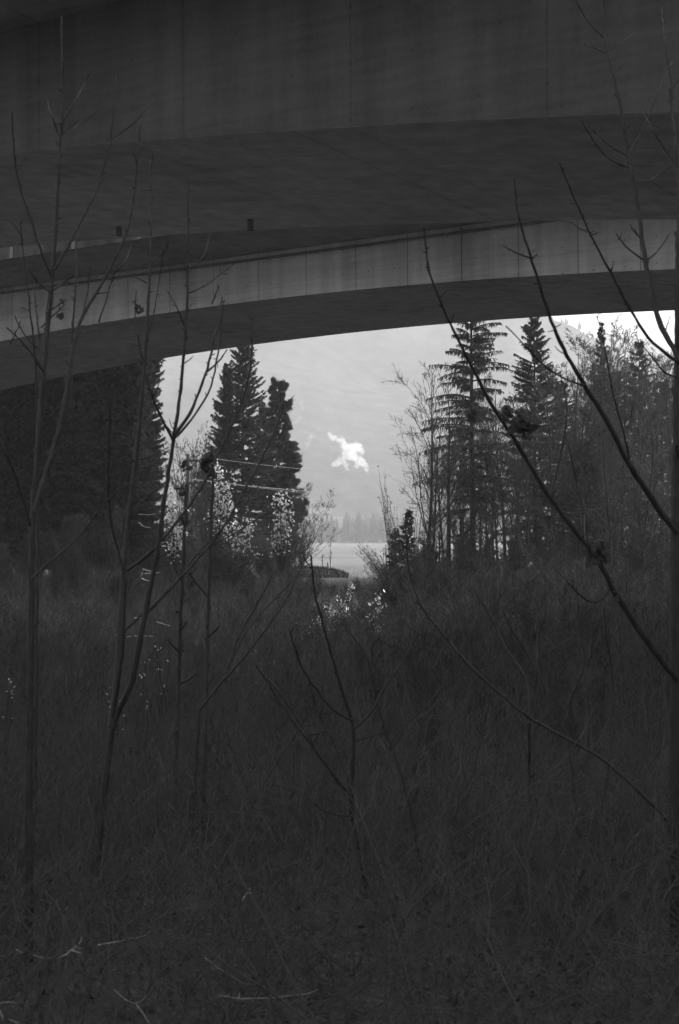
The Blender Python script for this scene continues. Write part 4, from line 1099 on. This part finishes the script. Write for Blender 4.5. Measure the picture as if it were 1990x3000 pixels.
# leaf litter close by
X, Y, Z = scatter(9000, 3.6, 30, 1.6, .8)
mb = MB(); mb.leaves(rng, np.stack([X, Y, Z + rng.uniform(0, .05, len(X))], -1), rng.uniform(.015, .035, len(X)), 1.5, .12)
tag(mb.build('leaf_litter', mat_leaf('leaf_litter', .07, .2, .4, 5)), 'dead leaves lying on the shaded ground', 'leaf litter', kind='stuff')

# leafless saplings crowding the edge of the wood
sap = []
SPL = 'leafless sapling crowding the edge of the wood between the big trunks'
GSP = 'leafless saplings at the edge of the wood'
for i in range(3):
    sap.append(bare_tree(300 + i, 4.0, .035, counts=(16, 8, 6, 3), first=.08, spread=(.25, .7), ratio=(.42, .5, .5, .45), stems=4, twig=.007))
spots = [(1225 + (k * 137.5) % 770, 68 + (k * 7.3) % 34) for k in range(34)] + [(-20 + (k * 137.5) % 640, 66 + (k * 6.1) % 30) for k in range(26)] + [(660 + (k * 61) % 190, 92 + (k * 5.1) % 12) for k in range(9)] + [((k * 173.7) % 860 if k % 2 else 1150 + (k * 97.1) % 830, 50 + (k * 5.3) % 17) for k in range(34)] + [(450 + (k * 47.3) % 215, 74 + (k * 6.3) % 22) for k in range(16)]
first3 = []
for i, (px, Y) in enumerate(spots):
    X = (px - 995) / F * Y; h = (.55 + .6 * ((i * .618) % 1)) * (.62 if Y < 66 else 1)
    if i < 3:
        first3.append(plant('wood_edge_sapling', SPL, 'tree', GSP, (X, Y, gz(X, Y)), [('trunk', sap[i][0], M_BARK), ('crown', sap[i][1], M_TWIG)], i, (h, h)))
    else:
        copy_thing(first3[i % 3], (X, Y, gz(X, Y)), i * 1.7, (h * 1.15, h), SPL)
# the wood goes on to the right, outside the view, and shades the slope
for i in range(22):
    Y = 47 + (i * 11.3) % 38; X = .262 * Y + 6 + (i * 7.7) % 26
    src, hh = ((R5, hR5), (B1, hB1), (L2, hL2))[i % 3]
    s = (14 + (i * 3.1) % 5) / hh
    copy_thing(src, (X, Y, gz(X, Y)), i * 1.3, (s * 1.2, s), 'tree of the wood going on to the right of the view')['group'] = 'trees of the wood outside the view'

# countable bare shrubs in the thicket
GSH = 'bare shrubs in the thicket under the bridges'
protos = []
for i in range(4):
    t_, c_, _ = bare_tree(200 + i, 1.0, .014, counts=(9, 5, 4, 2), first=.12, spread=(.3, .8), ratio=(.55, .55, .5, .45), stems=5, twig=.0016)
    protos.append((t_, c_))
made = []
SHL = 'bare twiggy shrub in the dark thicket under the bridges'
slots = []
for i in range(150):
    Yk = 12 + 62 * ((i + .5) / 150) ** .75
    Xk = ((i * .618034) % 1 * 2 - 1) * (.245 * Yk)
    hk = np.interp(Yk, [12, 25, 45, 60, 74], [1.0, 1.7, 2.0, 1.9, 2.1]) * (1 + .3 * math.sin(i * 2.4))
    d_ = float(dip(np.array([Xk]), np.array([Yk]))[0])
    if d_ < .5: hk *= .45
    slots.append((Xk, Yk, hk))
for i, (Xk, Yk, hk) in enumerate(slots):
    k = i % 4
    if i < 4:
        o = plant('bare_shrub', SHL, 'shrub', GSH, (Xk, Yk, gz(Xk, Yk) - .03), [('stems', protos[k][0], M_TWIG), ('twigs', protos[k][1], M_TWIG)], i * 1.1, (hk, hk))
        made.append(o)
    else:
        copy_thing(made[k], (Xk, Yk, gz(Xk, Yk) - .03), i * 1.1, (hk * 1.15, hk), SHL)

# ------------------------------------------------------------------ haze, world, sun, camera
mb = MB(); mb.box((-4300, -120, -40), (4300, 4600, 720))
hz = mb.build('haze', bpy.data.materials.new('haze_air'), None, False)
tag(hz, 'pale haze filling the valley between the bridge and the mountain', 'haze', kind='stuff')
m = hz.data.materials[0]; m.use_nodes = True
N, L = m.node_tree.nodes, m.node_tree.links
N.remove(N['Principled BSDF'])
v = N.new('ShaderNodeVolumePrincipled'); v.inputs['Color'].default_value = (.97, .97, .97, 1); v.inputs['Density'].default_value = HAZE; v.inputs['Anisotropy'].default_value = .12
L.new(v.outputs[0], N['Material Output'].inputs['Volume'])
m.cycles.homogeneous_volume = True

w = bpy.data.worlds.new('World'); sc.world = w; w.use_nodes = True
N, L = w.node_tree.nodes, w.node_tree.links
sky = N.new('ShaderNodeTexSky'); sky.sky_type = 'NISHITA'; sky.sun_disc = False
sky.sun_elevation = SUN_EL; sky.sun_rotation = SUN_AZ
sky.dust_density = 3.0
bw = N.new('ShaderNodeRGBToBW')
bg = N['Background']; bg.inputs['Strength'].default_value = SKY
L.new(sky.outputs[0], bw.inputs[0]); L.new(bw.outputs[0], bg.inputs['Color'])

sd = bpy.data.lights.new('sun', 'SUN'); sd.energy = SUN; sd.angle = math.radians(.53); sd.color = (1, 1, 1)
so = bpy.data.objects.new('sun', sd); COL.objects.link(so)
dv = Vector((math.sin(SUN_AZ) * math.cos(SUN_EL), math.cos(SUN_AZ) * math.cos(SUN_EL), math.sin(SUN_EL)))
so.rotation_euler = dv.to_track_quat('Z', 'Y').to_euler(); so.location = dv * 50 + Vector((0, 0, 60))

cd = bpy.data.cameras.new('camera'); cam = bpy.data.objects.new('camera', cd); COL.objects.link(cam)
cd.sensor_fit = 'VERTICAL'; cd.sensor_height = 36; cd.lens = 36 * F / 3000
cd.clip_end = 12000; cd.clip_start = .05
cam.rotation_euler = (math.pi / 2 + PITCH, 0, 0)
cd.dof.use_dof = True; cd.dof.focus_distance = 60; cd.dof.aperture_fstop = 8
sc.camera = cam

sc.view_settings.view_transform = 'Standard'; sc.view_settings.look = 'None'; sc.view_settings.gamma = 1
sc.view_settings.exposure = EXPO
cy = sc.cycles
cy.max_bounces = 10; cy.diffuse_bounces = 4; cy.glossy_bounces = 2; cy.transmission_bounces = 4; cy.volume_bounces = 8; cy.transparent_max_bounces = 8
cy.use_denoising = True
cy.denoising_prefilter = 'ACCURATE'
cy.sample_clamp_indirect = 4
